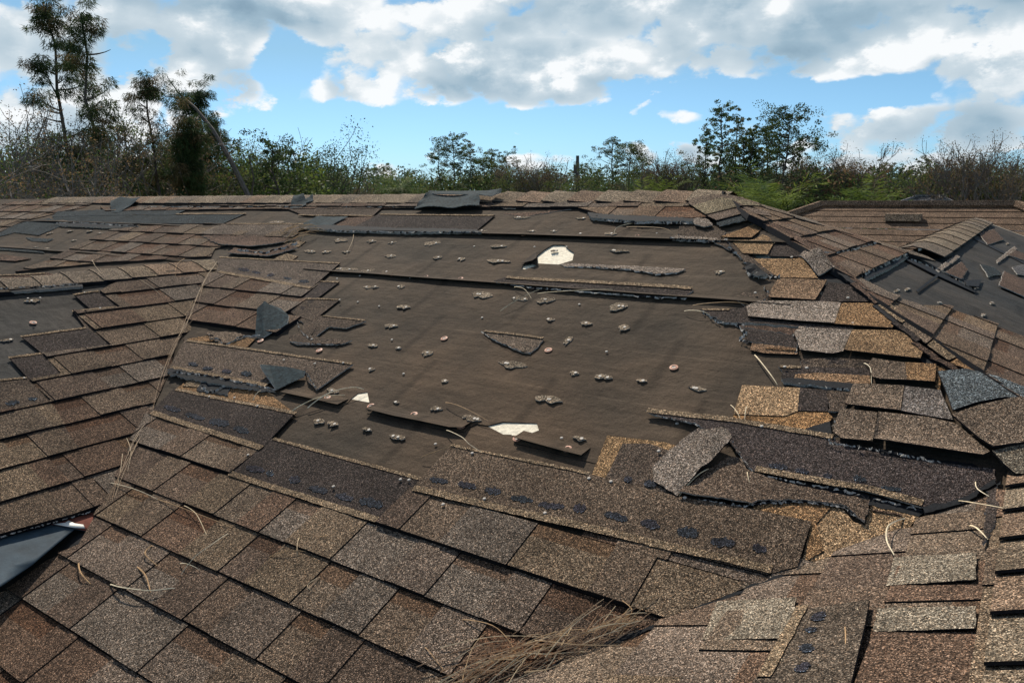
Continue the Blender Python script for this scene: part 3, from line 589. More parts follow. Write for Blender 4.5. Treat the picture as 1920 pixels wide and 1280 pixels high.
piece(PMn, [(1212, 779), (1240, 779), (1375, 799), (1562, 832), (1605, 852), (1700, 872), (1800, 885), (1864, 893), (1862, 918), (1790, 952), (1727, 964), (1624, 932), (1500, 906), (1414, 893), (1405, 890), (1394, 872), (1374, 846), (1366, 830), (1336, 824), (1318, 814), (1308, 805), (1280, 799), (1230, 789)],
      'D', .020, torn='torn', ragamp=.0012, name='torn_shingle', label='long dark shingle lying askew across the lower right of the main slope', col=(.058, .046, .042))
strip(PMn, (1213, 784), (1375, 803), .020, 'T', .0225); strip(PMn, (1375, 803), (1560, 835), .018, 'T', .0225); strip(PMn, (1416, 896), (1624, 934), .020, 'T', .0225); strip(PMn, (1624, 934), (1727, 963), .020, 'T', .0225)
sealant(PMn, (1430, 884), (1700, 938), .022, 5, .6, .02)
piece(PMn, [(1408, 893), (1500, 907), (1624, 934), (1727, 964), (1733, 968), (1722, 976), (1660, 962), (1560, 938), (1440, 912)], 'K', .012, ragamp=.003, th=.006)
piece(PMn, [(1366, 868), (1392, 872), (1402, 892), (1477, 918), (1560, 936), (1631, 950), (1622, 990), (1609, 984), (1596, 970), (1580, 958), (1509, 949), (1423, 952), (1411, 960), (1391, 956), (1313, 946), (1274, 940), (1327, 894)],
      'M', .021, torn='torn', ragamp=.002, name='torn_shingle', label='torn shingle with a sharp hanging corner below the long dark one', col=(.11, .08, .058), curl=.012)
piece(PMn, [(1108, 905), (1140, 822), (1247, 835), (1270, 842), (1265, 856), (1230, 900), (1160, 906)], 'O', .012, col=(.26, .165, .085))
piece(PMn, [(1137, 904), (1169, 839), (1219, 839), (1266, 856), (1228, 890), (1272, 941), (1200, 925)], 'M', .015, col=(.09, .068, .052)); sealant(PMn, (1165, 910), (1270, 935), .0185, 3)
flap(PMn, [(1272, 942), (1228, 914), (1225, 887), (1264, 853), (1297, 830), (1311, 821), (1366, 830), (1376, 851), (1313, 903)], [.022, .022, .022, .026, .032, .034, .05, .055, .04], 'G', label='loose pale shingle tab folded over beside the long dark shingle', side='edge')
# orange, sheltered shingles at the foot of the right valley, next to the bare shingle's end
piece(PMn, [(1411, 962), (1425, 953), (1509, 950), (1545, 956), (1580, 960), (1600, 985), (1622, 992), (1633, 950), (1727, 972), (1700, 1000), (1540, 1058), (1500, 1078), (1520, 992)], 'T', .011, col=(.26, .175, .10))
piece(PMn, [(1411, 962), (1425, 953), (1520, 950), (1560, 958), (1530, 990), (1545, 1040), (1510, 1060), (1520, 992)], 'O', .0135)
strip(PMn, (1635, 966), (1690, 976), .005, 'B', .014)

piece(PMn, [(1470, 462), (1530, 484), (1600, 536), (1650, 580), (1600, 575), (1540, 545), (1490, 492)], 'K', .005)
# --- left wing, facing east
vL0 = sl(-2.302)
def lv(x): return sl(x)
Ltab = PL.poly([(187, 552), (215, 534), (262, 520), (330, 512), (405, 492), (398, 556), (372, 616), (330, 643), (318, 700), (281, 783), (250, 838), (221, 898), (202, 956), (0, 1011), (0, 778), (95, 757), (55, 718), (114, 707), (81, 669), (209, 654), (136, 587), (176, 590), (224, 582)])
uv = Ltab; k1 = math.ceil((max(p[1] for p in uv)-vL0)/E)+1
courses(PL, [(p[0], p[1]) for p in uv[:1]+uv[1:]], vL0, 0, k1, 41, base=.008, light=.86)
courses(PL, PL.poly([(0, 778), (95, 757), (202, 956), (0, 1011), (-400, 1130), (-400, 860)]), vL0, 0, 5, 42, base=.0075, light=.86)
piece(PL, [(138, 557), (187, 551), (224, 582), (176, 590)], 'D', .012); piece(PL, [(40, 636), (162, 619), (210, 654), (81, 669)], 'D', .013, label='dark bare shingle end on the left wing, a step above the lower one')
piece(PL, [(17, 676), (78, 667), (114, 707), (55, 718)], 'D', .013); piece(PL, [(0, 719), (51, 715), (95, 757), (0, 777)], 'M', .013)
piece(PL, [(136, 587), (176, 592), (212, 655), (165, 625)], 'M', .012)
for a, b in (((40, 638), (162, 621)), ((138, 559), (186, 552)), ((17, 678), (78, 669)), ((0, 721), (51, 716)), ((136, 590), (220, 582)), ((81, 670), (209, 655))): strip(PL, a, b, .012, 'T', .0155)
sealant(PL, (10, 770), (90, 752), .0155, 2)
piece(PL, [(0, 522), (90, 516), (135, 540), (130, 545), (0, 549)], 'B', .016, torn='torn', name='torn_shingle'); piece(PL, [(0, 545), (90, 541), (150, 538), (155, 545), (80, 551), (0, 556)], 'K', .022, **TR, th=.012)
strip(PL, (0, 524), (85, 520), .012, 'T', .019)
piece(PL, [(90, 535), (240, 520), (255, 512), (265, 526), (200, 534), (150, 540)], 'K', .012, ragamp=.003)
# metal valley at the eave corner
def metal(px, mat, h, name, label=None, pl=PL):
    uv = pl.poly(px); mb = MB(); sheet(mb, pl, uv, lambda u, v: h+.004*noise.noise(Vector((u*4, v*9, 0))), .002, mat, 'metal', (1, 1, 1), .04); mb.build(name, house, label=label, smooth=True)
metal([(-60, 1030), (0, 1010), (100, 984), (200, 954), (214, 990), (170, 998), (140, 992), (60, 1058), (0, 1100), (-60, 1150)], 'metal', .001, 'valley_flashing', 'blue-grey metal valley flashing at the left edge')
metal([(96, 986), (200, 955), (214, 991), (168, 999), (140, 992)], 'rust', .004, 'flashing_tongue', 'rusted tongue of flashing with a white paint patch')
metal([(99, 986), (122, 983), (128, 979), (140, 984), (156, 986), (159, 993), (138, 992)], 'trim', .0065, 'paint_patch')
piece(PMn, [(-60, 1160), (0, 1100), (60, 1058), (140, 992), (216, 990), (190, 1020), (120, 1050), (40, 1125), (-60, 1200)], 'K', .0045)  # black sheet painting the shaded gap below the flashing

# --- east hip face
vR = lambda xu: sl(xu*S)
reg(PR, [(1350, 368), (1400, 385), (1500, 424), (1600, 446), (1697, 482), (1605, 527), (1594, 535), (1560, 515), (1500, 474), (1430, 428), (1400, 412)], vR(-.342), 51, base=.012, warm=1.08, light=1.12)
reg(PR, [(1600, 528), (1610, 531), (1660, 560), (1720, 582), (1774, 584), (1800, 596), (1860, 618), (1925, 645), (2300, 800), (2300, 980), (1935, 780), (1826, 704), (1745, 645), (1690, 608), (1636, 570), (1600, 540)], vR(-.342), 52, base=.012, warm=1.05, light=1.12)
piece(PR, [(1601, 530), (1640, 505), (1697, 482), (1700, 488), (1655, 515), (1620, 533)], 'K', .016, **TR, th=.01, label='ragged black torn edge across the east hip face')
piece(PR, [(1690, 484), (1702, 488), (1760, 512), (1830, 548), (1826, 552), (1740, 514), (1698, 492)], 'K', .010, th=.006)
piece(PR, [(1780, 470), (1822, 444), (1920, 492), (1920, 497), (1825, 450)], 'K', .008, th=.004)
for q, k in (([(1752, 510), (1790, 482), (1798, 486), (1758, 515)], 'L'), ([(1868, 497), (1866, 492), (1900, 465), (1905, 470)], 'L'), ([(1770, 515), (1800, 495), (1812, 510), (1800, 528)], 'B'), ([(1870, 540), (1880, 512), (1920, 530), (1920, 562)], 'B'),
             ([(1835, 500), (1862, 505), (1875, 518), (1850, 523)], 'BL'), ([(1895, 470), (1920, 478), (1920, 492), (1885, 480)], 'B'), ([(1895, 505), (1920, 498), (1920, 520), (1905, 518)], 'S'), ([(1833, 440), (1862, 432), (1880, 452), (1850, 462)], 'B')):
    piece(PR, q, k, .014, **TR)
for q in ([(1715, 549), (1753, 520), (1756, 523), (1718, 552)], [(1805, 530), (1838, 528), (1832, 542), (1812, 540)]): piece(PR, q, 'K', .012, th=.003)
# --- east wing, facing west
vW = lambda xu: xu*S/CT
Wt = PW.poly([(1862, 932), (1800, 958), (1705, 994), (1540, 1060), (1370, 1127), (1195, 1196), (1015, 1268), (780, 1360), (1300, 1500), (2200, 1700), (2200, 940)])
k0 = math.floor((min(p[1] for p in Wt)-vW(-.194))/E)-1
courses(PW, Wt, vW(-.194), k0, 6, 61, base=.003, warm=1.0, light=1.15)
for q in ([(1196, 1194), (1370, 1126), (1502, 1074), (1504, 1081), (1372, 1134), (1199, 1203)], [(1040, 1258), (1120, 1226), (1196, 1194), (1199, 1203), (1120, 1236), (1042, 1268)], [(1730, 966), (1800, 948), (1862, 912), (1866, 920), (1804, 957), (1734, 975)]):
    piece(PMn, q, 'K', .0205, .012, ragamp=.002, name='valley_edge_shadow')  # black strips paint the raised cut edge together with its shadow
piece(PW, [(1500, 1170), (1530, 1165), (1640, 1152), (1632, 1200), (1600, 1340), (1400, 1340), (1440, 1280)], 'M', .026, col=(.10, .078, .058), label='bare dark shingle top with tar patches at the bottom right')
strip(PW, (1503, 1163), (1430, 1300), .022, 'T', .0285)
for q in ([(1682, 1060), (1838, 1054), (1837, 1106), (1668, 1116)], [(1652, 1160), (1838, 1157), (1837, 1200), (1645, 1204)], [(1350, 1142), (1500, 1136), (1494, 1165), (1470, 1212), (1322, 1216)]):
    piece(PW, q, 'L', .0178, .002, col=(.19, .16, .12), ragamp=.001)
sealant(PW, (1530, 1172), (1490, 1300), .0285, 4, .5, .022)
piece(PW, [(1860, 900), (1878, 905), (1872, 1000), (1850, 1040), (1855, 960)], 'D', .018, **TR)

# ------------------------------------------------------------------ ridge, hip and wing caps
def caps(A, B, na, nb, w=.145, exp=.143, n=None, seed=0, name='ridge_cap', h=.022, light=1., skip=(), first=0, lift=.004):
    """cap shingles bent over the crest A-B; na, nb = unit vectors lying down each slope"""
    A, B = Vector(A), Vector(B); d = (B-A).normalized(); Ln = (B-A).length; n = n or int(Ln/exp); rng = random.Random(seed); up = (-(na+nb)).normalized()
    for i in range(first, n):
        if i in skip: continue
        c = jit(rng.choice([(.17, .13, .09), (.19, .15, .105), (.15, .12, .09), (.18, .125, .085)]), rng, .1); c = tuple(x*light for x in c)
        p0 = A+d*(exp*i); p1 = A+d*(exp*(i+1)+.012); hl = lift+rng.uniform(0, .001); mb = MB(); prof = []
        for t in (-1, -.8, -.55, -.3, -.12, 0, .12, .3, .55, .8, 1):
            s = na if t < 0 else nb; x = abs(t)*w; r = .035
            drop = max(0, x-0)*1.0
            prof.append((s, x, h-.010*math.exp(-(x/r)**2)))
        def pt(p, s, x, z, e): return p+s*x+(up if x < .02 else (up*.9+s*.1).normalized())*(z+e)
        ra = [pt(p0, s, x, z, 0) for s, x, z in prof]; rb = [pt(p1, s, x, z, hl) for s, x, z in prof]; lo = [q-up*.006 for q in rb]; la = [q-up*.02 for q in ra]
        b = len(mb.v); mb.v += ra+rb+lo+la; k = len(prof)
        fc = Vector(ra[0]); 
        for j in range(k-1):
            mb.f.append((b+j, b+j+1, b+k+j+1, b+k+j)); mb.m.append(mb.mi('gran')); mb.c.append(c)
            mb.f.append((b+k+j, b+k+j+1, b+2*k+j+1, b+2*k+j)); mb.m.append(mb.mi('edge')); mb.c.append(c)
        for j in (0, k-1):
            mb.f.append((b+j, b+k+j, b+2*k+j, b+3*k+j)); mb.m.append(mb.mi('edge')); mb.c.append(c)
        mb.build(name, house)
def W3(x, y, z): return Vector((x, y, z+HC))
south, north, east, west = Vector((0, -CT, -ST)), Vector((0, CT, -ST)), Vector((CT, 0, -ST)), Vector((-CT, 0, -ST))
# main ridge: lap towards the west; cap shingles overlap with their exposed edge on the west side
caps(W3(xr+.06, yr, -.0146), W3(-7.35, yr, -.0146), south, north, .15, .15, n=11, seed=3, light=1.05, lift=.012)
caps(W3(xr+.06-1.65, yr, -.0146), W3(-7.35, yr, -.0146), south, north, .15, .15, seed=13, light=1.0, lift=.003)
# small ridge of the left wing
caps(W3(-3.73, 2.50, -.359), W3(-3.73, .2, -.359), east, west, .14, .135, seed=4, light=1.05, n=8)
caps(W3(-3.73, 2.50-.135*8, -.359), W3(-3.73, .2, -.359), east, west, .15, .16, seed=5, n=1, light=.55)
# north-east hip, north wing ridge
hipd = Vector((1, 1, -PM)).normalized()
caps(W3(xr, yr, -.0146), W3(xr+.76, yr+.76, -.0146-.76*PM), (Vector((1, -1, 0))*.7+Vector((0, 0, -.28))).normalized(), (Vector((-1, 1, 0))*.7+Vector((0, 0, -.28))).normalized(), .13, .15, seed=6)
q0 = PR.px(1690, 480); q1 = PR.px(1838, 415); c0 = PR.P(*q0); c1 = PR.P(*q1); c1 = Vector((c0.x, c1.y, c0.z))
caps(c1, c0, east, west, .15, .45, seed=7, light=1.1, h=.03, lift=.004)
# hip: only the lowest caps survive; higher up a torn stack
hA, hB = W3(.158-.42, 1.991+.42, 0), W3(.158, 1.991, 0); hA.z = HC+PM*hA.y-1.4; hB.z = HC+PM*hB.y-1.4
hd = Vector((1, -1, -PM)).normalized()
sw, ne = (Vector((-1, -1, 0))*.66+Vector((0, 0, -.20))).normalized(), (Vector((1, 1, 0))*.66+Vector((0, 0, -.20))).normalized()
def hip_pt(t): p = W3(.158-t, 1.991+t, 0); p.z = HC+PM*p.y-1.4; return p
piece(PMn, [(1757, 716), (1812, 711), (1868, 725), (1925, 748), (1925, 768), (1880, 764), (1830, 774), (1785, 792), (1775, 760)], 'S', .034, col=(.10, .115, .12), name='hip_cap', th=.006, label='blue-grey granule hip cap at the right edge', curl=.006)
piece(PMn, [(1783, 800), (1830, 783), (1900, 768), (1960, 770), (1960, 850), (1858, 866), (1830, 845)], 'G', .040, name='hip_cap', th=.006, label='brown hip cap under the blue-grey one', curl=.006)
piece(PMn, [(1858, 868), (1960, 846), (1960, 915), (1901, 916), (1880, 895)], 'G', .036, name='hip_cap', th=.006, curl=.006, col=(.14, .12, .09))
# dark folded edge of the torn hip caps
def hip_roll(px, h, kind, wpx, label=None, name='torn_hip_cap'):
    up_ = [(x+wpx[0], y+wpx[1]) for x, y in px][::-1]
    piece(PMn, px+up_, kind, h, .008, torn='edge', ragamp=.001, name=name, label=label)
hip_roll([(1424, 427), (1470, 447), (1520, 478), (1560, 510), (1600, 542), (1640, 578)], .022, 'B', (10, -6), 'curled row of hip shingles along the top of the hip')
for i, (a, b) in enumerate((((1560, 514), (1598, 545)), ((1594, 546), (1640, 584)), ((1636, 586), (1676, 620)), ((1670, 620), (1716, 655)), ((1708, 656), (1748, 684)), ((1742, 686), (1792, 714)))):
    hip_roll([a, ((a[0]+b[0])/2+2, (a[1]+b[1])/2+(-1)**i*1.5), b], .024+.003*(i % 2), 'KBKDBB'[i], (7+i*.8, -3))
piece(PMn, [(1636, 588), (1660, 580), (1745, 640), (1835, 700), (1860, 720), (1812, 711), (1757, 716), (1700, 660)], 'K', .010, ragamp=.004, name='torn_hip_cap')
for q, kk in (([(1645, 586), (1668, 583), (1705, 612), (1690, 622)], 'T'), ([(1690, 622), (1706, 612), (1752, 646), (1735, 660)], 'G'), ([(1737, 661), (1754, 647), (1800, 680), (1778, 692)], 'T'), ([(1780, 694), (1802, 682), (1850, 714), (1815, 712)], 'O')):
    piece(PMn, q, kk, .026, ragamp=.001, name='torn_hip_cap', curl=.004)
for pts_ in ([(1395, 398), (1430, 405), (1480, 430), (1560, 470), (1640, 512)], ):
    pass
reg(PMn, [(1290, 378), (1350, 372), (1400, 392), (1440, 410), (1425, 428), (1395, 432), (1345, 425), (1320, 405)], y0, 71, base=.020, warm=1.05, light=1.15, exp=E) if False else None
piece(PMn, [(1298, 384), (1345, 378), (1395, 384), (1400, 390), (1355, 386), (1302, 401), (1292, 394)], 'G', .034, name='hip_cap', label='highest bent shingle wrapping the top corner of the hip')
piece(PMn, [(1300, 401), (1354, 386), (1400, 391), (1430, 402), (1395, 401), (1325, 418)], 'L', .038, name='hip_cap', col=(.19, .155, .10))
piece(PMn, [(1326, 418), (1395, 401), (1440, 410), (1448, 420), (1400, 413), (1345, 428)], 'G', .034, name='hip_cap', col=(.14, .105, .08))
piece(PMn, [(1345, 429), (1392, 413), (1425, 419), (1420, 424), (1395, 425), (1350, 436)], 'BL', .028, **TR)
# wing ridge at the right edge
caps(W3(.158, 1.93, -.57), W3(.158, -.3, -.57), west, east, .165, .143, seed=9, light=1.0, h=.024, lift=.011)

# ------------------------------------------------------------------ nails, cap washers and scraps left on the felt
def nail(pl, x, y, h=.006, r=.0048, parent=None, up=True):
    mb = MB(); u, v = pl.px(x, y); ring = []
    for hh, rr in ((0, r), (.0012, r), (.0026, r*.6)):
        ring.append([pl.P(u+rr*math.cos(a*math.pi/4), v+rr*math.sin(a*math.pi/4), h+hh) for a in range(8)])
    for a in range(8):
        b = (a+1) % 8
        mb.face([ring[0][a], ring[0][b], ring[1][b], ring[1][a]], 'nail'); mb.face([ring[1][a], ring[1][b], ring[2][b], ring[2][a]], 'nail')
    mb.face(ring[2], 'nail'); mb.build('nail', parent or house)
def washer(pl, x, y, h=.008, r=.0135):
    mb = MB(); u, v = pl.px(x, y); rs = [(r, 0), (r, .0015), (r*.55, .0035), (r*.45, .0015), (0.001, .0015)]
    rings = [[pl.P(u+q*math.cos(a*math.pi/6), v+q*math.sin(a*math.pi/6), h+z) for a in range(12)] for q, z in rs]
    for i in range(len(rings)-1):
        for a in range(12): mb.face([rings[i][a], rings[i][(a+1) % 12], rings[i+1][(a+1) % 12], rings[i+1][a]], 'cap' if i < 3 else 'nail')
    mb.build('plastic_cap_nail', house)
for x, y in ((600, 660), (615, 749), (697, 765), (777, 781), (866, 803), (971, 826), (1065, 846), (834, 638), (1029, 660), (1264, 693), (490, 642), (1385, 562), (62, 608), (800, 522), (864, 526), (738, 518), (921, 440), (1195, 446), (1120, 439), (983, 443)): washer(PMn if x > 100 else PL, x, y)
NAILS = [(712, 577), (635, 530), (588, 644), (905, 599), (1138, 663), (758, 704), (672, 569), (1054, 825), (818, 836), (676, 520), (802, 420), (890, 465), (1003, 466), (1087, 574), (736, 640), (640, 570), (647, 689), (594, 690), (536, 683), (397, 752), (444, 754), (487, 770), (470, 862), (630, 922), (755, 909), (771, 910), (835, 956), (889, 860), (912, 946),
         (1025, 973), (1107, 908), (1148, 914), (1286, 945), (1237, 857), (1270, 798), (1429, 811), (1590, 569), (1485, 492), (1455, 530), (1417, 559), (1472, 699), (1513, 701), (1599, 617), (770, 524), (1063, 466), (1185, 398), (1283, 419), (1232, 441), (1810, 792)]
for x, y in NAILS: nail(PMn, x, y, .021 if (y > 850 or x > 1400 or x < 660) else .008)
for x, y in ((64, 611), (75, 564), (52, 565), (158, 554), (45, 715), (187, 583), (30, 543)): nail(PL, x, y, .015)
SCR = [(905, 555, 46, 14), (975, 563, 36, 12), (1025, 565, 34, 14), (1160, 577, 34, 18), (1033, 602, 18, 8), (1100, 609, 26, 9), (1171, 617, 24, 14), (758, 578, 28, 10), (705, 540, 16, 6), (752, 540, 16, 9), (690, 541, 22, 6), (735, 613, 26, 9), (700, 650, 22, 8), (748, 655, 12, 7), (803, 664, 22, 13), (698, 695, 12, 9),
       (835, 717, 16, 9), (1066, 641, 14, 20), (1078, 702, 20, 9), (1132, 710, 38, 12), (962, 686, 62, 16), (1030, 752, 58, 18), (820, 769, 26, 12), (886, 787, 44, 14), (744, 757, 14, 7), (600, 792, 26, 12), (626, 797, 26, 12), (690, 808, 22, 9), (746, 822, 36, 13), (1087, 825, 30, 10), (1204, 717, 22, 7), (1308, 732, 38, 12), (1350, 514, 20, 8),
       (1162, 474, 40, 7), (936, 493, 50, 9), (812, 459, 32, 9), (936, 465, 32, 8), (822, 486, 18, 8), (866, 489, 16, 8), (640, 453, 30, 8), (698, 455, 20, 7), (737, 458, 14, 6), (650, 475, 16, 6), (614, 475, 16, 6), (582, 474, 26, 6), (733, 483, 26, 7), (650, 508, 50, 8), (691, 511, 24, 10), (726, 513, 20, 8), (998, 438, 18, 5), (1040, 438, 16, 5), (1090, 414, 20, 6), (980, 412, 34, 6), (908, 437, 16, 6), (1146, 443, 26, 7), (1088, 443, 10, 4), (1400, 445, 14, 8), (1468, 516, 24, 8), (1504, 547, 16, 8), (1534, 586, 26, 12), (1645, 655, 18, 9), (1688, 696, 24, 8), (1040, 474, 14, 5), (628, 694, 16, 8), (625, 735, 30, 12), (520, 420, 30, 6)]
def scrap(pl, x, y, w, h, i):
    rng = random.Random(i*7+1); c = pl.px(x, y); a = pl.px(x-w/2, y); b = pl.px(x+w/2, y); t = pl.px(x, y-h/2); bo = pl.px(x, y+h/2)
    W = math.hypot(b[0]-a[0], b[1]-a[1]); H = max(.016, min(.06, abs(t[1]-bo[1]))); n = 7; pts = []
    sk = rng.uniform(-.12, .12)*H
    for k in range(n+1):      # nearly straight cut edge above, torn curve below
        f = k/n; pts.append((c[0]-W/2+W*f, c[1]+H*.45*(1-abs(2*f-1)**4)*rng.uniform(.75, 1.)+sk*(2*f-1)))
    for k in range(n-1, 0, -1):
        f = k/n; pts.append((c[0]-W/2+W*(f+rng.uniform(-.04, .04)), c[1]-H*(.15+.45*math.sin(math.pi*f))*rng.uniform(.35, 1.25)+sk*(2*f-1)))
    h0 = (.0125 if y < 452 else .0100 if y < 540 else .0075) if pl is PMn else .006; cu = rng.uniform(.002, .007)
    mb = MB(); sheet(mb, pl, pts, lambda u, v: h0+cu*max(0, (c[1]+H*.2-v)/H)+.0015*noise.noise(Vector((u*50, v*50, i))), .0028, 'gran', 'torn', jit((.18, .145, .105), rng, .25), .012)
    o = mb.build('shingle_scrap', house)
    for q in range(1 if w < 34 else 2): nailsub(pl, c, W, rng, o, h0+.0035)
def nailsub(pl, c, W, rng, o, nh):
    u, v = c[0]+W*rng.uniform(-.33, .33), c[1]-.002; mb = MB(); pts = [pl.P(u+.0050*math.cos(a*math.pi/4), v+.0050*math.sin(a*math.pi/4), nh) for a in range(8)]
    mb.face(pts, 'nail'); ms = [p-pl.N*.004 for p in pts]
    for a in range(8): mb.face([ms[a], ms[(a+1) % 8], pts[(a+1) % 8], pts[a]], 'nail')
    n_ = mb.build('nail', house); n_.parent = o
for i, (x, y, w, h) in enumerate(SCR): scrap(PMn, x, y, w, h, i)
for i, (x, y, w, h) in enumerate([(1828, 541, 16, 8), (1760, 610, 18, 14), (1858, 570, 14, 16), (1842, 593, 14, 14), (1700, 545, 20, 8), (1680, 548, 18, 10), (1760, 570, 8, 6), (1888, 458, 14, 10), (1898, 480, 10, 12)]): scrap(PR, x, y, w, h, 100+i)
for i, (x, y, w, h) in enumerate([(60, 566, 34, 8), (12, 640, 30, 8)]): scrap(PL, x, y, w, h, 130+i)
for i, (x, y, w, h) in enumerate([(95, 440, 10, 5), (133, 436, 10, 4), (170, 436, 12, 4), (140, 453, 10, 4), (68, 466, 9, 4), (90, 468, 9, 4), (190, 440, 10, 4)]): scrap(PMn, x, y, w, h, 140+i)
piece(PMn, [(927, 532), (949, 525), (1110, 535), (1298, 547), (1301, 551), (1283, 565), (1180, 560), (1080, 551), (1000, 545), (949, 537)], 'D', .014, torn='torn', ragamp=.0015, name='torn_shingle', label='long narrow dark shingle strip lying across the middle of the bare felt'); strip(PMn, (949, 528), (1296, 550), .020, 'T', .0175)
piece(PMn, [(1052, 500), (1068, 498), (1180, 503), (1286, 510), (1270, 517), (1237, 520), (1180, 511), (1110, 506), (1060, 505)], 'L', .012, torn='torn', ragamp=.0015, name='torn_shingle', label='thin pale shingle strip starting at the large plywood hole')
piece(PMn, [(907, 627), (935, 629), (1020, 640), (1010, 656), (995, 668), (975, 664), (955, 655), (925, 642)], 'M', .014, torn='torn', ragamp=.0018, name='torn_shingle', label='wedge-shaped shingle remnant in the centre of the bare felt', col=(.13, .10, .075)); strip(PMn, (909, 629), (1019, 642), .012, 'T', .0175)
def fringe(pl, px, h, n, s, seed, name='torn_fibre_edge'):
    """crumpled fibreglass and asphalt along a tear"""
    rng = random.Random(seed); uv = pl.poly(px); mb = MB(); L_ = [math.hypot(b[0]-a[0], b[1]-a[1]) for a, b in zip(uv, uv[1:])]; tot = sum(L_); prev = None
    for i in range(n+1):
        t = tot*i/n; k = 0
        while k < len(L_)-1 and t > L_[k]: t -= L_[k]; k += 1
        f = min(1, t/max(L_[k], 1e-6)); u = uv[k][0]+(uv[k+1][0]-uv[k][0])*f+rng.gauss(0, s*.25); v = uv[k][1]+(uv[k+1][1]-uv[k][1])*f+rng.gauss(0, s*.25)
        c = (pl.P(u, v, h+rng.uniform(0, s*.4)), pl.P(u+rng.gauss(0, s*.3), v-s*rng.uniform(.1, .7), h-rng.uniform(0, s*.4)))
        if prev: mb.face([prev[0], c[0], c[1], prev[1]], rng.choice(('torn', 'torn', 'edge')))
        prev = c
        if rng.random() < .18: mb.face([c[0], c[0]+pl.U*rng.gauss(0, s*.6)+pl.N*s*rng.uniform(0, .5), c[1]+pl.U*rng.gauss(0, s*.5)-pl.V*s*.3], rng.choice(('torn', 'edge', 'torn')))
    mb.build(name, house)
for i, (pl, p, h, n, s_) in enumerate([(PMn, [(1362, 457), (1375, 478), (1395, 500), (1425, 522), (1462, 529)], .022, 40, .022), (PMn, [(1398, 512), (1412, 526), (1450, 530)], .02, 24, .03), (PMn, [(1433, 545), (1445, 560), (1425, 578)], .018, 20, .02),
      (PMn, [(1314, 587), (1332, 600), (1345, 610), (1395, 616)], .014, 40, .016), (PMn, [(1380, 617), (1400, 632), (1388, 645), (1402, 650)], .016, 26, .02), (PMn, [(1486, 634), (1496, 648), (1494, 672)], .02, 14, .01),
      (PMn, [(1467, 722), (1537, 733), (1597, 740)], .016, 44, .013), (PMn, [(1567, 800), (1570, 825), (1562, 842)], .02, 14, .016), (PMn, [(1545, 836), (1560, 848), (1600, 852), (1680, 866), (1760, 884)], .028, 60, .014),
      (PMn, [(1230, 789), (1280, 799), (1310, 806), (1336, 825), (1372, 832), (1394, 872), (1412, 894)], .020, 70, .006), (PMn, [(1414, 896), (1500, 914), (1580, 928), (1727, 966)], .016, 70, .012),
      (PMn, [(1290, 944), (1391, 958), (1423, 953), (1509, 950), (1580, 960), (1620, 990)], .018, 90, .012), (PMn, [(330, 706), (400, 714), (470, 728), (520, 740)], .024, 60, .018), (PMn, [(385, 730), (395, 742), (412, 738), (432, 724)], .018, 24, .02),
      (PMn, [(395, 632), (430, 652), (452, 638), (490, 634)], .018, 30, .02), (PMn, [(562, 434), (640, 441), (760, 444), (900, 444)], .026, 110, .02), (PMn, [(262, 392), (400, 393), (560, 392), (700, 393), (780, 394)], .02, 120, .022), (PMn, [(110, 422), (180, 424), (260, 429)], .022, 40, .03),
      (PMn, [(1104, 412), (1140, 422), (1200, 427), (1300, 428)], .026, 60, .028), (PMn, [(1256, 454), (1300, 460), (1352, 461)], .02, 30, .02), (PMn, [(450, 476), (500, 482), (545, 470), (570, 458)], .026, 40, .03), (PMn, [(930, 395), (1000, 392), (1100, 394)], .02, 50, .02),
      (PR, [(1605, 528), (1640, 508), (1697, 484)], .02, 90, .03), (PR, [(1534, 486), (1590, 478), (1640, 463)], .022, 50, .02), (PL, [(0, 550), (80, 546), (150, 541)], .024, 50, .02), (PL, [(0, 1011), (100, 984), (202, 954)], .012, 60, .006),
      (PMn, [(560, 610), (566, 625), (583, 640), (596, 620)], .016, 24, .007), (PMn, [(546, 646), (600, 651), (640, 650)], .014, 24, .006), (PMn, [(577, 704), (590, 724), (598, 738)], .018, 24, .008), (PMn, [(905, 628), (925, 643), (955, 656), (975, 665), (996, 669)], .017, 30, .006),
      (PMn, [(1060, 506), (1110, 507), (1180, 512), (1237, 521), (1272, 518)], .015, 40, .008), (PMn, [(930, 535), (1000, 546), (1080, 552), (1180, 561), (1284, 567)], .016, 60, .009), (PR, [(1700, 489), (1760, 512), (1826, 550)], .014, 40, .02), (PR, [(1715, 476), (1780, 455), (1846, 424)], .02, 40, .04)]):
    fringe(pl, p, h, n, s_ if s_ < .01 else s_*.6, 300+i)
# the two folded flaps on the left
def fold(px3, faces, label):
    """px3: (photo x, y of the foot on the slope, height)"""
    mb = MB(); P = []
    for x, y, h in px3:
        u, v = PMn.px(x, y); P.append(PMn.P(u, v, h))
    for f, m in faces:
        pts = [P[i] for i in f]; mb.face(pts, m); n = (pts[1]-pts[0]).cross(pts[2]-pts[0]).normalized()*.004
        lo = [p-n for p in pts]; mb.face(lo[::-1], 'back')
        for i in range(len(pts)): mb.face([pts[i-1], pts[i], lo[i], lo[i-1]], 'torn')
    mb.build('folded_flap', house, label=label)
fold([(480, 637, .012), (497, 638, .012), (500, 606, .055), (508, 592, .075), (492, 600, .06), (545, 618, .03), (548, 606, .035), (535, 596, .045), (516, 594, .060), (520, 628, .02)],
     [((0, 1, 2, 3, 4), 'back'), ((1, 9, 5, 6, 7, 8, 3, 2), 'back')], 'upper blue-black shingle flap standing up beside the bare felt')
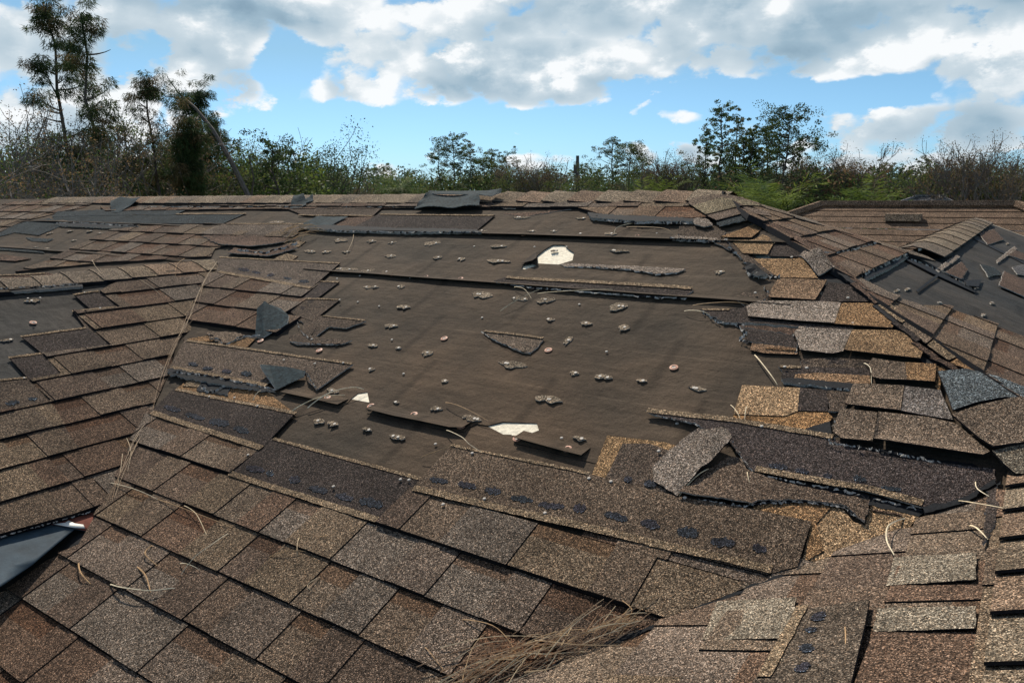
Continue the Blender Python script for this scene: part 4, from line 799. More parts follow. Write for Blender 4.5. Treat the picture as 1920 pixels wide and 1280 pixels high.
fold([(520, 737, .012), (500, 712, .045), (497, 705, .05), (512, 700, .035), (548, 702, .03), (577, 706, .022), (574, 715, .02), (545, 728, .02)],
     [((0, 1, 2, 3), 'back'), ((0, 3, 4, 5, 6, 7), 'back')], 'lower blue-black shingle flap folded back beside the bare felt')

# ------------------------------------------------------------------ pine straw and twigs lying on the roof
STRAW = [(.62, .46, .28), (.75, .60, .38), (.48, .30, .15), (.82, .68, .46)]
def straw_on(pl, pts, r=.0013, h=.016, arch=.012, name='pine_straw', label=None, group=None, col=None, mb=None):
    own = mb is None; mb = mb or MB(); P = []; n = len(pts)
    for i in range((n-1)*5+1):
        t = i/5; k = min(int(t), n-2); f = t-k
        p0, p1, p2, p3 = (pts[max(k-1, 0)], pts[k], pts[k+1], pts[min(k+2, n-1)])
        q = [.5*((2*p1[j])+(-p0[j]+p2[j])*f+(2*p0[j]-5*p1[j]+4*p2[j]-p3[j])*f*f+(-p0[j]+3*p1[j]-3*p2[j]+p3[j])*f**3) for j in (0, 1)]
        s_ = t/(n-1); P.append(pl.P(q[0], q[1], h+arch*math.sin(math.pi*s_)))
    tube(mb, P, r, r*.6, 'straw', col or R_.choice(STRAW), 4)
    if own:
        o = mb.build(name, None); c = sum(P, Vector())/len(P)
        return tag(o, label, 'pine straw', group)
G_S = 'pine straws lying about the roof'
STR = [(PMn, [(207, 911), (260, 928), (300, 943)], 'straight straw just right of the foot of the left valley'), (PMn, [(300, 943), (360, 968), (440, 996)], 'long straw lying along a shingle edge in the lower left'),
       (PMn, [(350, 955), (375, 975), (392, 1010)], 'forked straw crossing the shingle edge in the lower left'), (PMn, [(432, 1008), (400, 1040), (372, 1062), (345, 1085)], 'bent dark straw leading down from the forked one'),
       (PMn, [(153, 1062), (160, 1085), (175, 1102)], 'short pale straw near the bottom left corner'), (PMn, [(263, 1070), (282, 1092), (288, 1118)], 'thick pale twig piece in the lower left'),
       (PMn, [(290, 1030), (280, 1050), (300, 1068)], 'hooked straw above the thick pale twig'), (PMn, [(213, 1103), (240, 1116), (290, 1122), (335, 1110)], 'long curved straw under the thick pale twig'),
       (PMn, [(343, 1064), (380, 1076)], 'tiny reddish straw in the lower left'), (PMn, [(567, 1014), (562, 1050)], 'straight upright straw in the lower middle'), (PMn, [(510, 1052), (545, 1046), (578, 1042)], 'level straw crossing the upright one'),
       (PMn, [(604, 1090), (584, 1110), (590, 1118)], 'hook-shaped straw left of the straw heap'), (PMn, [(600, 1018), (618, 1016), (608, 1028)], 'small looped straw right of the upright one'),
       (PMn, [(800, 1222), (815, 1240), (845, 1278)], 'straw leaning on the left end of the straw heap'), (PMn, [(872, 1170), (930, 1190), (965, 1225), (972, 1250)], 'long arching straw above the straw heap'),
       (PMn, [(1160, 1130), (1185, 1155), (1188, 1168), (1170, 1172)], 'kinked straw over the right valley'), (PMn, [(1190, 1150), (1160, 1180), (1145, 1205)], 'straight straw crossing the kinked one'),
       (PMn, [(840, 814), (870, 834), (885, 848), (908, 858)], 'bent straw at the top edge of the widest bare shingle'), (PMn, [(793, 865), (830, 856), (875, 836)], 'thin straw lying on the felt above the widest bare shingle'),
       (PMn, [(838, 762), (870, 775), (918, 797)], 'straight straw left of the lower plywood patch'), (PMn, [(940, 590), (975, 572), (1012, 550)], 'straight straw under the long dark strip'), (PMn, [(966, 545), (985, 552), (998, 566)], 'curved straw hanging from the long dark strip'),
       (PMn, [(1010, 557), (1080, 556), (1150, 550)], 'rusty straw lying along the long dark strip'), (PMn, [(665, 445), (664, 460), (652, 482)], 'curved straw on the upper felt left of centre'), (PMn, [(1175, 432), (1240, 438), (1262, 443)], 'straight straw under the black torn edge near the ridge'),
       (PMn, [(1190, 425), (1160, 436), (1152, 446)], 'curved straw hanging from the black torn edge'), (PMn, [(1300, 580), (1360, 579), (1403, 578)], 'level straw at the right edge of the bare felt'), (PMn, [(1284, 591), (1310, 595), (1332, 598)], 'short straw touching the torn right edge'),
       (PMn, [(1416, 674), (1440, 708), (1458, 730)], 'curved pale straw above the clean tan square'), (PMn, [(1371, 768), (1383, 786), (1391, 800)], 'left straw of the fan on the tan square'), (PMn, [(1401, 771), (1399, 786), (1397, 800)], 'right straw of the fan on the tan square'),
       (PMn, [(1620, 690), (1632, 705), (1634, 728)], 'straw standing between two shingles at the right'), (PMn, [(1402, 893), (1404, 908), (1408, 921)], 'short straw hanging under the long dark shingle'), (PMn, [(1275, 938), (1305, 910), (1330, 888)], 'straw along the edge of the loose pale tab'),
       (PW, [(1708, 985), (1678, 1010), (1673, 1040), (1682, 1055)], 'curved pale straw on the right wing'), (PMn, [(1828, 912), (1832, 938), (1870, 962), (1900, 972)], 'long curved straw near the right edge'), (PW, [(1792, 952), (1850, 968), (1915, 975)], 'nearly straight straw near the right edge'),
       (PW, [(1823, 1002), (1840, 1014), (1858, 1027)], 'short straw right of the pale shingles'), (PW, [(1590, 1183), (1596, 1215), (1594, 1262)], 'upright straw in the bottom right'), (PW, [(1614, 1152), (1618, 1170), (1628, 1184)], 'small hook of straw above the upright one'), (PW, [(1462, 1228), (1470, 1252), (1482, 1278)], 'leaning straw left of the bottom right tar patches'),
       (PL, [(172, 493), (178, 508), (196, 526)], 'straw bent over the small left ridge'), (PL, [(345, 490), (330, 505), (328, 524)], 'curled straw over the right part of the small left ridge'), (PL, [(262, 530), (280, 545), (300, 558)], 'forked straw below the small left ridge'), (PL, [(412, 523), (414, 548)], 'short upright straw at the head of the left valley'),
       (PMn, [(580, 772), (620, 752), (665, 740), (685, 737)], 'long twig running up to the small plywood patch'), (PMn, [(550, 778), (600, 757), (650, 748)], 'second long twig beside the small plywood patch'), (PMn, [(478, 757), (496, 738)], 'short straw in the gap left of the felt')]
for pl, p, lb in STR: straw_on(pl, [pl.px(*q) for q in p], label=lb, group=G_S, r=.0021 if 'twig' in lb or 'pale' in lb else .0013, arch=.010 if len(p) < 4 else .018)
mb = MB(); rr = random.Random(5)
for i in range(18):        # straw caught along the left valley
    t0 = rr.choice((rr.uniform(0, .38), rr.uniform(.58, .86), rr.uniform(0, .3))); t1 = min(1, t0+rr.uniform(.10, .3)); line = [(405, 492), (385, 540), (358, 610), (330, 660), (290, 770), (262, 830), (235, 890), (214, 950)]
    def at(t): k = min(int(t*7), 6); f = t*7-k; return (line[k][0]+(line[k+1][0]-line[k][0])*f, line[k][1]+(line[k+1][1]-line[k][1])*f)
    a, b = at(t0), at(t1); m_ = at((t0+t1)/2); j = lambda: rr.gauss(0, 5)*(.6+t0)
    straw_on(PMn, [PMn.px(a[0]+j(), a[1]), PMn.px(m_[0]+j()*.5, m_[1]), PMn.px(b[0]+j(), b[1])], .0008, .020, .008, mb=mb, col=rr.choice([(.50, .37, .24), (.62, .49, .33), (.34, .23, .14)]))
tag(mb.build('pine_straw_tuft'), 'line of dry pine straw caught along the left roof valley', 'pine straw')
mb = MB()
for i in range(95):
    t = rr.uniform(0, 1); cx, cy = 1200-340*t, 1182+104*t+rr.gauss(0, 8+14*t); ln = rr.uniform(60, 210)*(.6+.5*t); an = math.radians(rr.gauss(-24, 15)); dx, dy = math.cos(an)*ln/2, math.sin(an)*ln/2
    cv = rr.uniform(-14, 14)
    straw_on(PMn, [PMn.px(cx-dx, cy-dy), PMn.px(cx, cy+cv), PMn.px(cx+dx, cy+dy)], rr.uniform(.0009, .0017), rr.uniform(.018, .04), rr.uniform(0, .015), mb=mb, col=rr.choice([(.55, .38, .21), (.70, .54, .33), (.36, .22, .12)]))
tag(mb.build('pine_straw_heap'), 'thick heap of dry pine straw in the right roof valley at the bottom', 'pine straw')
mb = MB()
for i in range(16):
    cx, cy = rr.uniform(545, 600), rr.uniform(432, 458)
    straw_on(PMn, [PMn.px(cx-rr.uniform(15, 40), cy+rr.uniform(0, 14)), PMn.px(cx, cy), PMn.px(cx+rr.uniform(10, 30), cy-rr.uniform(0, 9))], .0016, .025, .02, mb=mb, col=(.5, .32, .16))
tag(mb.build('pine_straw_clump'), 'reddish straw clump caught under the blue-grey flap near the ridge', 'pine straw')

# ------------------------------------------------------------------ ground and neighbours
mb = MB(); g = 900; mb.face([Vector((-g, -g, 0)), Vector((g, -g, 0)), Vector((g, g, 0)), Vector((-g, g, 0))], 'grass'); mb.build('ground', kind='structure')
def at_dist(px, py, D):
    r = ray(px, py); k = D/math.hypot(r.x, r.y); return Vector((r.x*k, r.y*k, HC+r.z*k))
def hip_house(x0, x1, yf, yb, zr, ins, label, vent=None, col=(.15, .105, .07), mat='far'):
    """rectangular hip roof, ridge along x"""
    h = empty('house', ((x0+x1)/2, (yf+yb)/2, 0), label, 'house'); ym = (yf+yb)/2; ze = zr-(ym-yf)*PM; mb = MB()
    A, B, C, D = (Vector(p) for p in ((x0, yf, ze), (x1, yf, ze), (x1, yb, ze), (x0, yb, ze))); P, Q = Vector((x0+ins, ym, zr)), Vector((x1-ins, ym, zr)); n = 26
    def quad(a, b, c, d):
        for i in range(n):
            t0, t1 = i/n, (i+1)/n; rng = random.Random(i)
            l0, l1, r0, r1 = a.lerp(d, t0), a.lerp(d, t1), b.lerp(c, t0), b.lerp(c, t1); k = max(4, int((r0-l0).length/.25)) if (r0-l0).length > .1 else 1
            lf = Vector((0, 0, .012))
            for j in range(k):
                s0, s1 = j/k, (j+1)/k; cc = jit(col, rng, .13); mb.face([l0.lerp(r0, s0)+lf, l0.lerp(r0, s1)+lf, l1.lerp(r1, s1), l1.lerp(r1, s0)], mat, cc)
    quad(A, B, Q, P); quad(C, D, P, Q); quad(D, A, P, P); quad(B, C, Q, Q); mb.build('roof', h)
    mb = MB(); 
    for a, b in ((P, Q), (A, P), (D, P), (B, Q), (C, Q)): tube(mb, [a+Vector((0, 0, .02)), b+Vector((0, 0, .02))], .10, .10, mat, tuple(c*1.35 for c in col), 6)
    mb.build('ridge_cap', h)
    mb = MB(); box(mb, (x0+.5, yf+.5, 0), (x1-.5, yb-.5, ze-.02), 'wall'); mb.build('wall', h)
    mb = MB(); box(mb, (x0, yf, ze-.2), (x1, yf+.03, ze), 'trim'); box(mb, (x0, yb-.03, ze-.2), (x1, yb, ze), 'trim'); box(mb, (x0, yf+.03, ze-.2), (x0+.03, yb-.03, ze), 'trim'); box(mb, (x1-.03, yf+.03, ze-.2), (x1, yb-.03, ze), 'trim'); mb.build('fascia', h)
    for wx in (x0+2.5, x0+6):
        mb = MB(); box(mb, (wx, yf+.47, 1.0), (wx+1.2, yf+.499, 2.1), 'trim'); wn = mb.build('window', h); mb = MB(); box(mb, (wx+.08, yf+.455, 1.08), (wx+1.12, yf+.469, 2.02), 'glass'); p_ = mb.build('pane', h); p_.parent = wn
    if vent:
        mb = MB(); vx, vy, w = vent; vz = zr-(ym-vy)*PM; box(mb, (vx-w/2, vy-.06, vz+.02), (vx+w/2, vy+.16, vz+.16), 'far', (.30, .22, .155)); mb.build('roof_vent', h, label='low tan box vent near the ridge')
    return h
rp = at_dist(1540, 386, 1); Y = 17.; k = Y/rp.y; xl = rp.x*k; zr = HC+(rp.z-HC)*k; rp2 = at_dist(1905, 388, 1); xrr = rp2.x*(Y/rp2.y)
vp = ray(1694, 402); vy = 16.3; vx = vp.x/vp.y*vy
hip_house(xl-6.5, xrr+6.5, Y-6.5, Y+6.5, zr, 6.5, 'brown hip-roofed neighbour house behind the right side of the torn roof', vent=(vx, vy, .62), col=(.12, .082, .056))
rp = at_dist(1752, 369, 42); hip_house(rp.x-7.5, rp.x+7, rp.y-7, rp.y+7, rp.z, 6.8, 'grey low-roofed house in front of the right-hand trees', col=(.16, .16, .165))
# utility pole
pb = at_dist(1083, 292, 62); up_ = empty('utility_pole', (pb.x, pb.y, 0), 'weathered wooden utility pole rising above the distant trees', 'utility pole')
mb = MB(); tube(mb, [(pb.x, pb.y, 0), (pb.x, pb.y, pb.z)], .19, .13, 'wood', n=8, cap=True); mb.build('pole', up_)
mb = MB(); box(mb, (pb.x-.30, pb.y-.12, pb.z-1.4), (pb.x+.02, pb.y+.12, pb.z-.7), 'wood'); mb.build('transformer', up_)
wl, wr = at_dist(560, 350, 75), at_dist(1500, 340, 55); mb = MB()
tube(mb, [wl.lerp(pb-Vector((0, 0, 2.6)), t)-Vector((0, 0, 1.2*math.sin(math.pi*t))) for t in (0, .2, .4, .6, .8, 1)], .03, .03, 'wood', n=3)
tube(mb, [(pb-Vector((0, 0, 2.6))).lerp(wr, t)-Vector((0, 0, .8*math.sin(math.pi*t))) for t in (0, .2, .4, .6, .8, 1)], .03, .03, 'wood', n=3)
tag(mb.build('power_line'), 'thin grey power line strung past the utility pole', 'power line')

# ------------------------------------------------------------------ trees
GRN = [(.07, .10, .03), (.085, .12, .035), (.055, .075, .03), (.12, .14, .04), (.08, .085, .04)]
BRN = [(.16, .105, .06), (.13, .10, .065), (.19, .12, .06), (.11, .09, .06)]
def leaf(mb, p, s, col, rng, mat='leaf'):
    a = Vector((rng.gauss(0, 1), rng.gauss(0, 1), rng.gauss(0, 1))).normalized(); b = a.cross(Vector((rng.gauss(0, 1), rng.gauss(0, 1), rng.gauss(0, 1)))).normalized()
    mb.face([p-a*s*.5, p+b*s*.28, p+a*s*.5, p-b*s*.28], mat, col)
def clump(mb, p, r, n, s, cols, rng, flat=.7):
    base = rng.choice(cols)
    for _ in range(n):
        while True:
            d = Vector((rng.uniform(-1, 1), rng.uniform(-1, 1), rng.uniform(-1, 1)))
            if d.length < 1: break
        c = jit(base, rng, .3); leaf(mb, p+Vector((d.x*r, d.y*r, d.z*r*flat)), s*rng.uniform(.6, 1.4), c, rng)
def tuft(mb, p, d, ln, n, w, cols, rng, droop=.5):
    """a hanging mop of pine needles"""
    base = rng.choice(cols); rx, rz = ln*rng.uniform(.7, 1.1), ln*rng.uniform(.9, 1.5)
    for _ in range(n):
        a = rng.uniform(0, 6.28); rr_ = math.sqrt(rng.random())*rx; z = rng.uniform(-1, .6)*rz*(1-.5*rr_/rx)
        o = p+Vector((math.cos(a)*rr_, math.sin(a)*rr_, z)); q = (Vector((math.cos(a)*.5, math.sin(a)*.5, -droop*rng.uniform(.2, 1.2)))+Vector((rng.gauss(0, .35), rng.gauss(0, .35), rng.gauss(0, .25)))+d*.2).normalized()
        l = ln*rng.uniform(.6, 1.1); sd_ = q.cross(Vector((rng.gauss(0, 1), rng.gauss(0, 1), rng.gauss(0, 1)))).normalized()*w; c = jit(base, rng, .4)
        mb.face([o-sd_*.5, o+sd_*.5, o+q*l], 'leaf', c)
def grow(mb, tips, p, d, ln, r, lev, rng, mat='bark', col=(.09, .075, .06), nb=3, spread=.75, up=.12, shrink=.68, seg=3):
    pts = [p]; q = d
    for i in range(seg):
        q = (q+Vector((rng.gauss(0, .13), rng.gauss(0, .13), rng.gauss(0, .1)+up*.3))).normalized(); pts.append(pts[-1]+q*ln/seg)
    r_ = max(r, RMIN[0]*(.6+.4*lev)); tube(mb, pts, r_, max(r*.55, RMIN[0]*.6), mat, col, 5 if lev > 1 else 3)
    if lev == 0: tips.append((pts[-1], q)); return
    if lev < 2 and rng.random() < .5: tips.append((pts[-1], q))
    for i in range(nb):
        t = rng.uniform(.45, 1.) if i else 1; k = t*seg; i0 = min(int(k), seg-1); s = pts[i0].lerp(pts[i0+1], k-i0)
        nd_ = (q+Vector((rng.gauss(0, spread), rng.gauss(0, spread), rng.gauss(0, spread*.6)+up))).normalized()
        grow(mb, tips, s, nd_, ln*shrink*rng.uniform(.75, 1.2), r*.55, lev-1, rng, mat, col, nb, spread, up, shrink, seg)
RMIN = [.01]
def tree(kind, px, py, D, seed, label, group=None, w=1., cols=GRN, dens=1., lean=0., cat='tree', name=None, crown0=.5, tops=None):
    rng = random.Random(seed); RMIN[0] = D*.00042; top = at_dist(px, py, D); H = top.z; base = Vector((top.x, top.y, 0))
    t = empty(name or {'pine': 'pine_tree', 'leafy': 'broadleaf_tree', 'bare': 'bare_tree', 'palm': 'palm_tree', 'farpine': 'pine_tree', 'snag': 'pine_tree'}[kind], base, label, cat, group)
    tr, cr = MB(), MB(); side = RT.copy(); side.z = 0; bcol = (.085, .068, .058)
    if kind in ('pine', 'farpine', 'snag'):
        n = 9; pts = [base+Vector((rng.gauss(0, .06), rng.gauss(0, .06), 0))*(i > 0)+side*lean*(i/n-1)+Vector((0, 0, H*i/n)) for i in range(n+1)]
        r0 = (.0065 if kind == 'pine' else .008)*H+.035; tube(tr, pts, r0, r0*.22, 'bark', bcol, 7)
        def on(f): k = f*n; i = min(int(k), n-1); return pts[i].lerp(pts[i+1], k-i)
        nb = int(24*dens) if kind == 'pine' else int(26*dens)
        for i in range(nb):
            f = crown0+(1-crown0)*(i+rng.random())/nb; p = on(f); a = rng.uniform(0, 6.28); ln = H*(.135 if kind == 'pine' else .19)*w*((1.15-.8*max(0, f-crown0)/(1-crown0)) if kind == 'pine' else .30+.85*math.sin(math.pi*min(1, (max(0, f-crown0)/(1-crown0))*.78+.22)))*rng.uniform(.5, 1.2)
            d = Vector((math.cos(a), math.sin(a), rng.uniform(-.1, .5))).normalized(); q = [p]
            for s in range(4): d = (d+Vector((rng.gauss(0, .12), rng.gauss(0, .12), .13))).normalized(); q.append(q[-1]+d*ln/4)
            tube(tr, q, r0*.28, r0*.07, 'bark', bcol, 4)
            if kind == 'pine':
                if rng.random() < .75:
                    for s in range(rng.randint(6, 11)):
                        o = q[-1-rng.randint(0, 1)]+Vector((rng.gauss(0, .17), rng.gauss(0, .17), rng.gauss(-.12, .22))); tuft(cr, o, d, .18, 85, .020, cols, rng, .9)
            else:
                for s in range(rng.randint(3, 6)): clump(cr, q[-1-rng.randint(0, 1)]+Vector((rng.gauss(0, .4), rng.gauss(0, .4), rng.gauss(0, .25))), H*.040*w*rng.uniform(.5, 1.4), int(58*dens), .019*math.sqrt(H)*1.7, cols, rng, .6)
        if kind == 'pine':
            for s in range(12): tuft(cr, on(1)+Vector((rng.gauss(0, .22), rng.gauss(0, .22), rng.gauss(0, .2)-.2)), Vector((0, 0, .1)), .18, 85, .020, cols, rng, .8)
        elif kind == 'farpine': clump(cr, on(1), H*.04, 60, .08, cols, rng)
    elif kind == 'palm':
        tube(tr, [base, base+Vector((.1, 0, H*.5)), Vector((base.x, base.y, H*.86))], .2, .16, 'bark', bcol, 7)
        for i in range(int(30*dens)):
            a = rng.uniform(0, 6.28); e = rng.uniform(-.5, 1.2); d = Vector((math.cos(a)*math.cos(e), math.sin(a)*math.cos(e), math.sin(e))); p = Vector((base.x, base.y, H*.86)); L_ = rng.uniform(1., 1.7)*w; pts = [p]
            for s in range(6): d = (d-Vector((0, 0, .14))).normalized(); pts.append(pts[-1]+d*L_/6)
            c = jit(rng.choice(cols), rng, .25)
            for s in range(1, 7):
                for _ in range(6):
                    sd2 = d.cross(Vector((0, 0, 1))).normalized()*rng.choice((-1, 1))+d*rng.uniform(.2, .9)+Vector((0, 0, rng.uniform(-.4, .3))); o = pts[s-1].lerp(pts[s], rng.random()); sd2.normalize()
                    n_ = sd2.cross(d).normalized()*.03; cr.face([o, o+sd2*.28+sd2.cross(n_).normalized()*.02, o+sd2*.55*w, o+sd2*.28-sd2.cross(n_).normalized()*.02], 'leaf', jit(c, rng, .2))
    else:
        tips = []; lev = 3 if kind == 'leafy' else 4
        th = H*rng.uniform(.22, .34); tube(tr, [base, base+Vector((0, 0, th*.5))+side*.05, base+Vector((0, 0, th))], .014*H+.03, .011*H, 'bark', bcol, 7)
        for i in range(4):
            a = i*1.57+rng.uniform(-.4, .4); d = Vector((math.cos(a)*.45*w, math.sin(a)*.45*w, 1)).normalized()
            grow(tr, tips, base+Vector((0, 0, th*rng.uniform(.75, 1))), d, H*.30, .007*H, lev-1 if kind == 'leafy' else 3, rng, col=bcol if kind == 'leafy' else (.15, .125, .11), spread=.55*w if kind == 'leafy' else .55*w, up=.12, nb=3 if kind == 'leafy' else 4)
        mz = max(p.z for p, _ in tips); sc_ = H/mz
        for o in (tr,):
            for i, v in enumerate(o.v):
                v = Vector(v); o.v[i] = Vector((v.x, v.y, v.z*sc_))
        for p, d in tips:
            p = Vector((p.x, p.y, p.z*sc_))
            if kind == 'leafy': 
                if rng.random() < .9: clump(cr, p, H*.065*rng.uniform(.6, 1.5), int(110*dens), .026*math.sqrt(H)*1.1, cols, rng, .8)
            elif rng.random() < dens: clump(cr, p, .22+.003*D, 16, .035+.0006*D, cols, rng)
    if tr.f: tr.build('trunk', t)
    if cr.f: cr.build('crown', t)
    return t
YG = [(.11, .15, .03), (.15, .19, .04), (.07, .11, .03)]; DG = [(.045, .07, .03), (.06, .085, .03), (.035, .055, .028)]; PG = [(.05, .075, .03), (.065, .09, .036), (.12, .09, .045), (.04, .058, .025)]
FG = [(.075, .115, .045), (.10, .14, .05), (.065, .095, .045), (.13, .125, .06)]
G1 = 'storm-battered pines at the left'; G2 = 'pines in the distant tree line'; G3 = 'leafless trees around the houses'; G4 = 'broadleaf trees behind the roof'
tree('pine', 80, 4, 27, 1, 'tallest pine at the far left with drooping tufts right to its top', G1, cols=PG, crown0=.52, w=.9, lean=-.55, dens=.85)
tree('pine', 152, 26, 25, 2, 'second tall pine at the left, sparse with upcurved bare branches', G1, cols=PG, crown0=.45, w=.8, dens=.75, lean=-.25)
tree('pine', 278, 150, 27, 3, 'thin broken pine with few tufts, third from the left', G1, cols=PG, crown0=.5, w=.6, dens=.6)
tree('pine', 372, 168, 30, 4, 'pine with a wide ragged crown leaning right above the left trees', G1, cols=DG, crown0=.62, w=1.2, dens=1.2)
tree('pine', 345, 228, 24, 5, 'pine with a thick drooping green mass of needles', G1, cols=PG, crown0=.35, w=.6, dens=1.8)
tree('snag', 468, 292, 26, 6, 'snapped pine trunk with pale splintered top', G1, cols=PG, crown0=.97, w=.01, dens=.05)
tree('farpine', 515, 278, 29, 7, 'small dark bushy pine right of the snapped trunk', G1, cols=DG, crown0=.45, w=.9, dens=1.)
tree('bare', 30, 190, 17, 8, 'sprawling half-bare tree with brown leaves at the left edge', G3, cols=BRN+GRN[:1], dens=.9, w=1.5)
tree('bare', 95, 150, 22, 9, 'open twiggy tree between the two tall pines', G3, cols=BRN, dens=.7, w=1.1)
tree('bare', 215, 195, 25, 10, 'twiggy brown tree right of the second tall pine', G3, cols=BRN, dens=.7, w=1.1)
for x_, y_, D_, sd_, lb_ in ((-20, 215, 21, 30, 'brown-leaved twiggy tree cut by the left edge'), (60, 215, 24, 31, 'rusty twiggy tree just left of the tallest pine trunk'), (130, 185, 26, 32, 'taller twiggy tree between the trunks of the two tallest pines'), (250, 225, 28, 33, 'dull twiggy tree behind the thin broken pine'), (320, 255, 30, 34, 'brown twiggy tree behind the pine with drooping needles'), (420, 262, 34, 35, 'small twiggy tree left of the snapped trunk'), (500, 262, 36, 36, 'pale twiggy tree above the small dark pine')):
    tree('bare', x_, y_, D_, sd_, lb_, G3, cols=BRN+GRN[:2], dens=1., w=1.)
lp0, lp1 = at_dist(468, 372, 26), at_dist(335, 175, 27.5); lpt = empty('leaning_pine_trunk', (lp0.x, lp0.y, 0), 'broken pine trunk leaning left across the trees, needles at its tip', 'tree'); mb = MB(); mc = MB(); rl = random.Random(77)
lq = [Vector((lp0.x, lp0.y, 0)), lp0]+[lp0.lerp(lp1, t)+Vector((0, 0, .5*math.sin(math.pi*t))) for t in (.25, .5, .75, 1)]; tube(mb, lq, .11, .03, 'bark', (.13, .11, .095), 6)
for t in (.45, .6, .75, .85, .95, 1):
    o = lp0.lerp(lp1, t); e_ = o+Vector((rl.gauss(0, .5), rl.gauss(0, .3), rl.uniform(-.2, .6))); tube(mb, [o, e_], .025, .012, 'bark', (.10, .085, .07), 4)
    for _ in range(10): tuft(mc, e_+Vector((rl.gauss(0, .2), rl.gauss(0, .2), rl.gauss(-.1, .2))), Vector((0, 0, -.1)), .17, 50, .014, PG, rl, .9)
mb.build('trunk', lpt); mc.build('crown', lpt)
tree('bare', 545, 246, 38, 11, 'grey leafless tree left of the round-crowned dark trees', G3, cols=BRN, dens=.15, w=.9)
tree('leafy', 580, 246, 34, 12, 'left of the two dark round-crowned trees', G4, cols=DG, w=.8, dens=.7)
tree('leafy', 628, 258, 35, 13, 'right of the two dark round-crowned trees', G4, cols=DG, w=.9, dens=.7)
tree('leafy', 440, 268, 40, 14, 'mid-green tree behind the snapped pine trunk', G4, cols=FG, w=1., dens=.7)
tree('leafy', 160, 262, 33, 15, 'green tree low between the tall pines at the left', G4, cols=YG+GRN, w=1.2, dens=.8)
tree('leafy', 250, 275, 30, 16, 'dull green tree under the thin broken pine', G4, cols=GRN, w=1.2, dens=.8)
tree('leafy', 20, 262, 30, 17, 'dark green tree low at the left edge', G4, cols=DG+YG, w=1.2, dens=.8)
for i, (x, y, D, lb) in enumerate([(822, 272, 66, 'shorter left pine of the round-topped pair left of centre'), (850, 262, 66, 'taller right pine of the round-topped pair left of centre'), (882, 284, 64, 'narrow pine just right of the round-topped pair'), (922, 284, 70, 'pine with an open crown left of the pole, third after the pair'), (948, 290, 72, 'small pine with a thin top, fourth after the pair'),
      (1148, 263, 66, 'slender pine right of the utility pole'), (1180, 276, 64, 'umbrella-topped pine beside the slender one'), (1355, 203, 48, 'tallest narrow pine on the right side'), (1382, 228, 50, 'pine leaning on the tallest right-hand one'), (1412, 245, 48, 'dense pine between the tallest and the flat-topped one'), (1440, 243, 52, 'slim pine just left of the flat-topped one'), (1478, 216, 46, 'flat-topped dark pine on the right side'), (1500, 262, 50, 'low ragged pine under the flat-topped one'), (1325, 262, 52, 'leftmost pine of the tall right-hand group'),
      (700, 318, 80, 'small distant pine left of the round-topped pair'), (765, 320, 80, 'second small distant pine near the round-topped pair'), (1655, 318, 60, 'small pine left of the grey roof'), (1690, 318, 62, 'umbrella pine above the brown neighbour roof'), (1742, 306, 56, 'thin twisted pine above the grey roof'), (1090, 312, 76, 'low pine behind the utility pole'), (1118, 318, 76, 'low pine left of the slender one')]):
    tree('farpine', x, y, D, 40+i, lb, G2, cols=[GRN, FG, DG+FG][i % 3] if i != 11 else DG+GRN[:1], w=(.55 if 7 <= i <= 13 else .75) if i not in (6, 11) else 1.0, crown0=(.42, .58, .5)[i % 3] if i not in (6, 11, 1) else .72, dens=.9)
for i, (x, y, D, lb, de) in enumerate([(985, 290, 62, 'greyish twiggy tree left of the utility pole', .5), (1020, 296, 60, 'brown-grey twiggy tree close to the utility pole', .6), (1225, 290, 54, 'grey twiggy tree right of the umbrella-topped pine', .4), (1262, 278, 54, 'tall grey twiggy tree before the right-hand pines', .4), (1298, 284, 54, 'grey twiggy tree touching the right-hand pines', .4), (1565, 268, 46, 'pale twiggy tree right of the flat-topped pine', .6), (1608, 272, 46, 'rust-leaved twiggy tree above the brown roof', .9), (1538, 300, 48, 'low bare tree beside the flat-topped pine', .3),
      (1800, 258, 42, 'left bare tree of the three at the right edge', .5), (1826, 252, 44, 'tallest bare tree near the right edge', .5), (1878, 260, 42, 'middle bare tree near the right edge', .5), (1915, 262, 40, 'bare tree cut by the right edge', .5), (1850, 290, 44, 'low bare tree between the taller ones at the right edge', .5), (680, 325, 60, 'small twiggy tree right of the dark round crowns', .5)]):
    tree('bare', x, y, D, 80+i, lb, G3, cols=BRN+[(.09, .10, .05)], w=.8, dens=min(1, de*1.7))
for i, (x, y, D, lb, c) in enumerate([(1760, 318, 48, 'dark oak behind the grey roof', DG), (1795, 322, 46, 'dark bushy oak right of the grey roof peak', DG), (1895, 305, 50, 'green-brown tree at the right edge', GRN), (1000, 322, 70, 'low dull tree left of the pole', FG), (1250, 318, 60, 'low dull tree under the grey twiggy trees', GRN), (1380, 300, 56, 'olive tree behind the tall right-hand pines', GRN), (1450, 298, 58, 'olive tree behind the flat-topped pine', FG), (1600, 318, 56, 'low olive tree above the brown roof', GRN), (860, 318, 72, 'low tree under the round-topped pair', FG), (790, 325, 74, 'low tree left of the round-topped pair', FG), (930, 318, 70, 'low tree under the open-crowned pine', FG)]):
    tree('leafy', x, y, D, 120+i, lb, G4, cols=c, w=1.3, dens=.7)
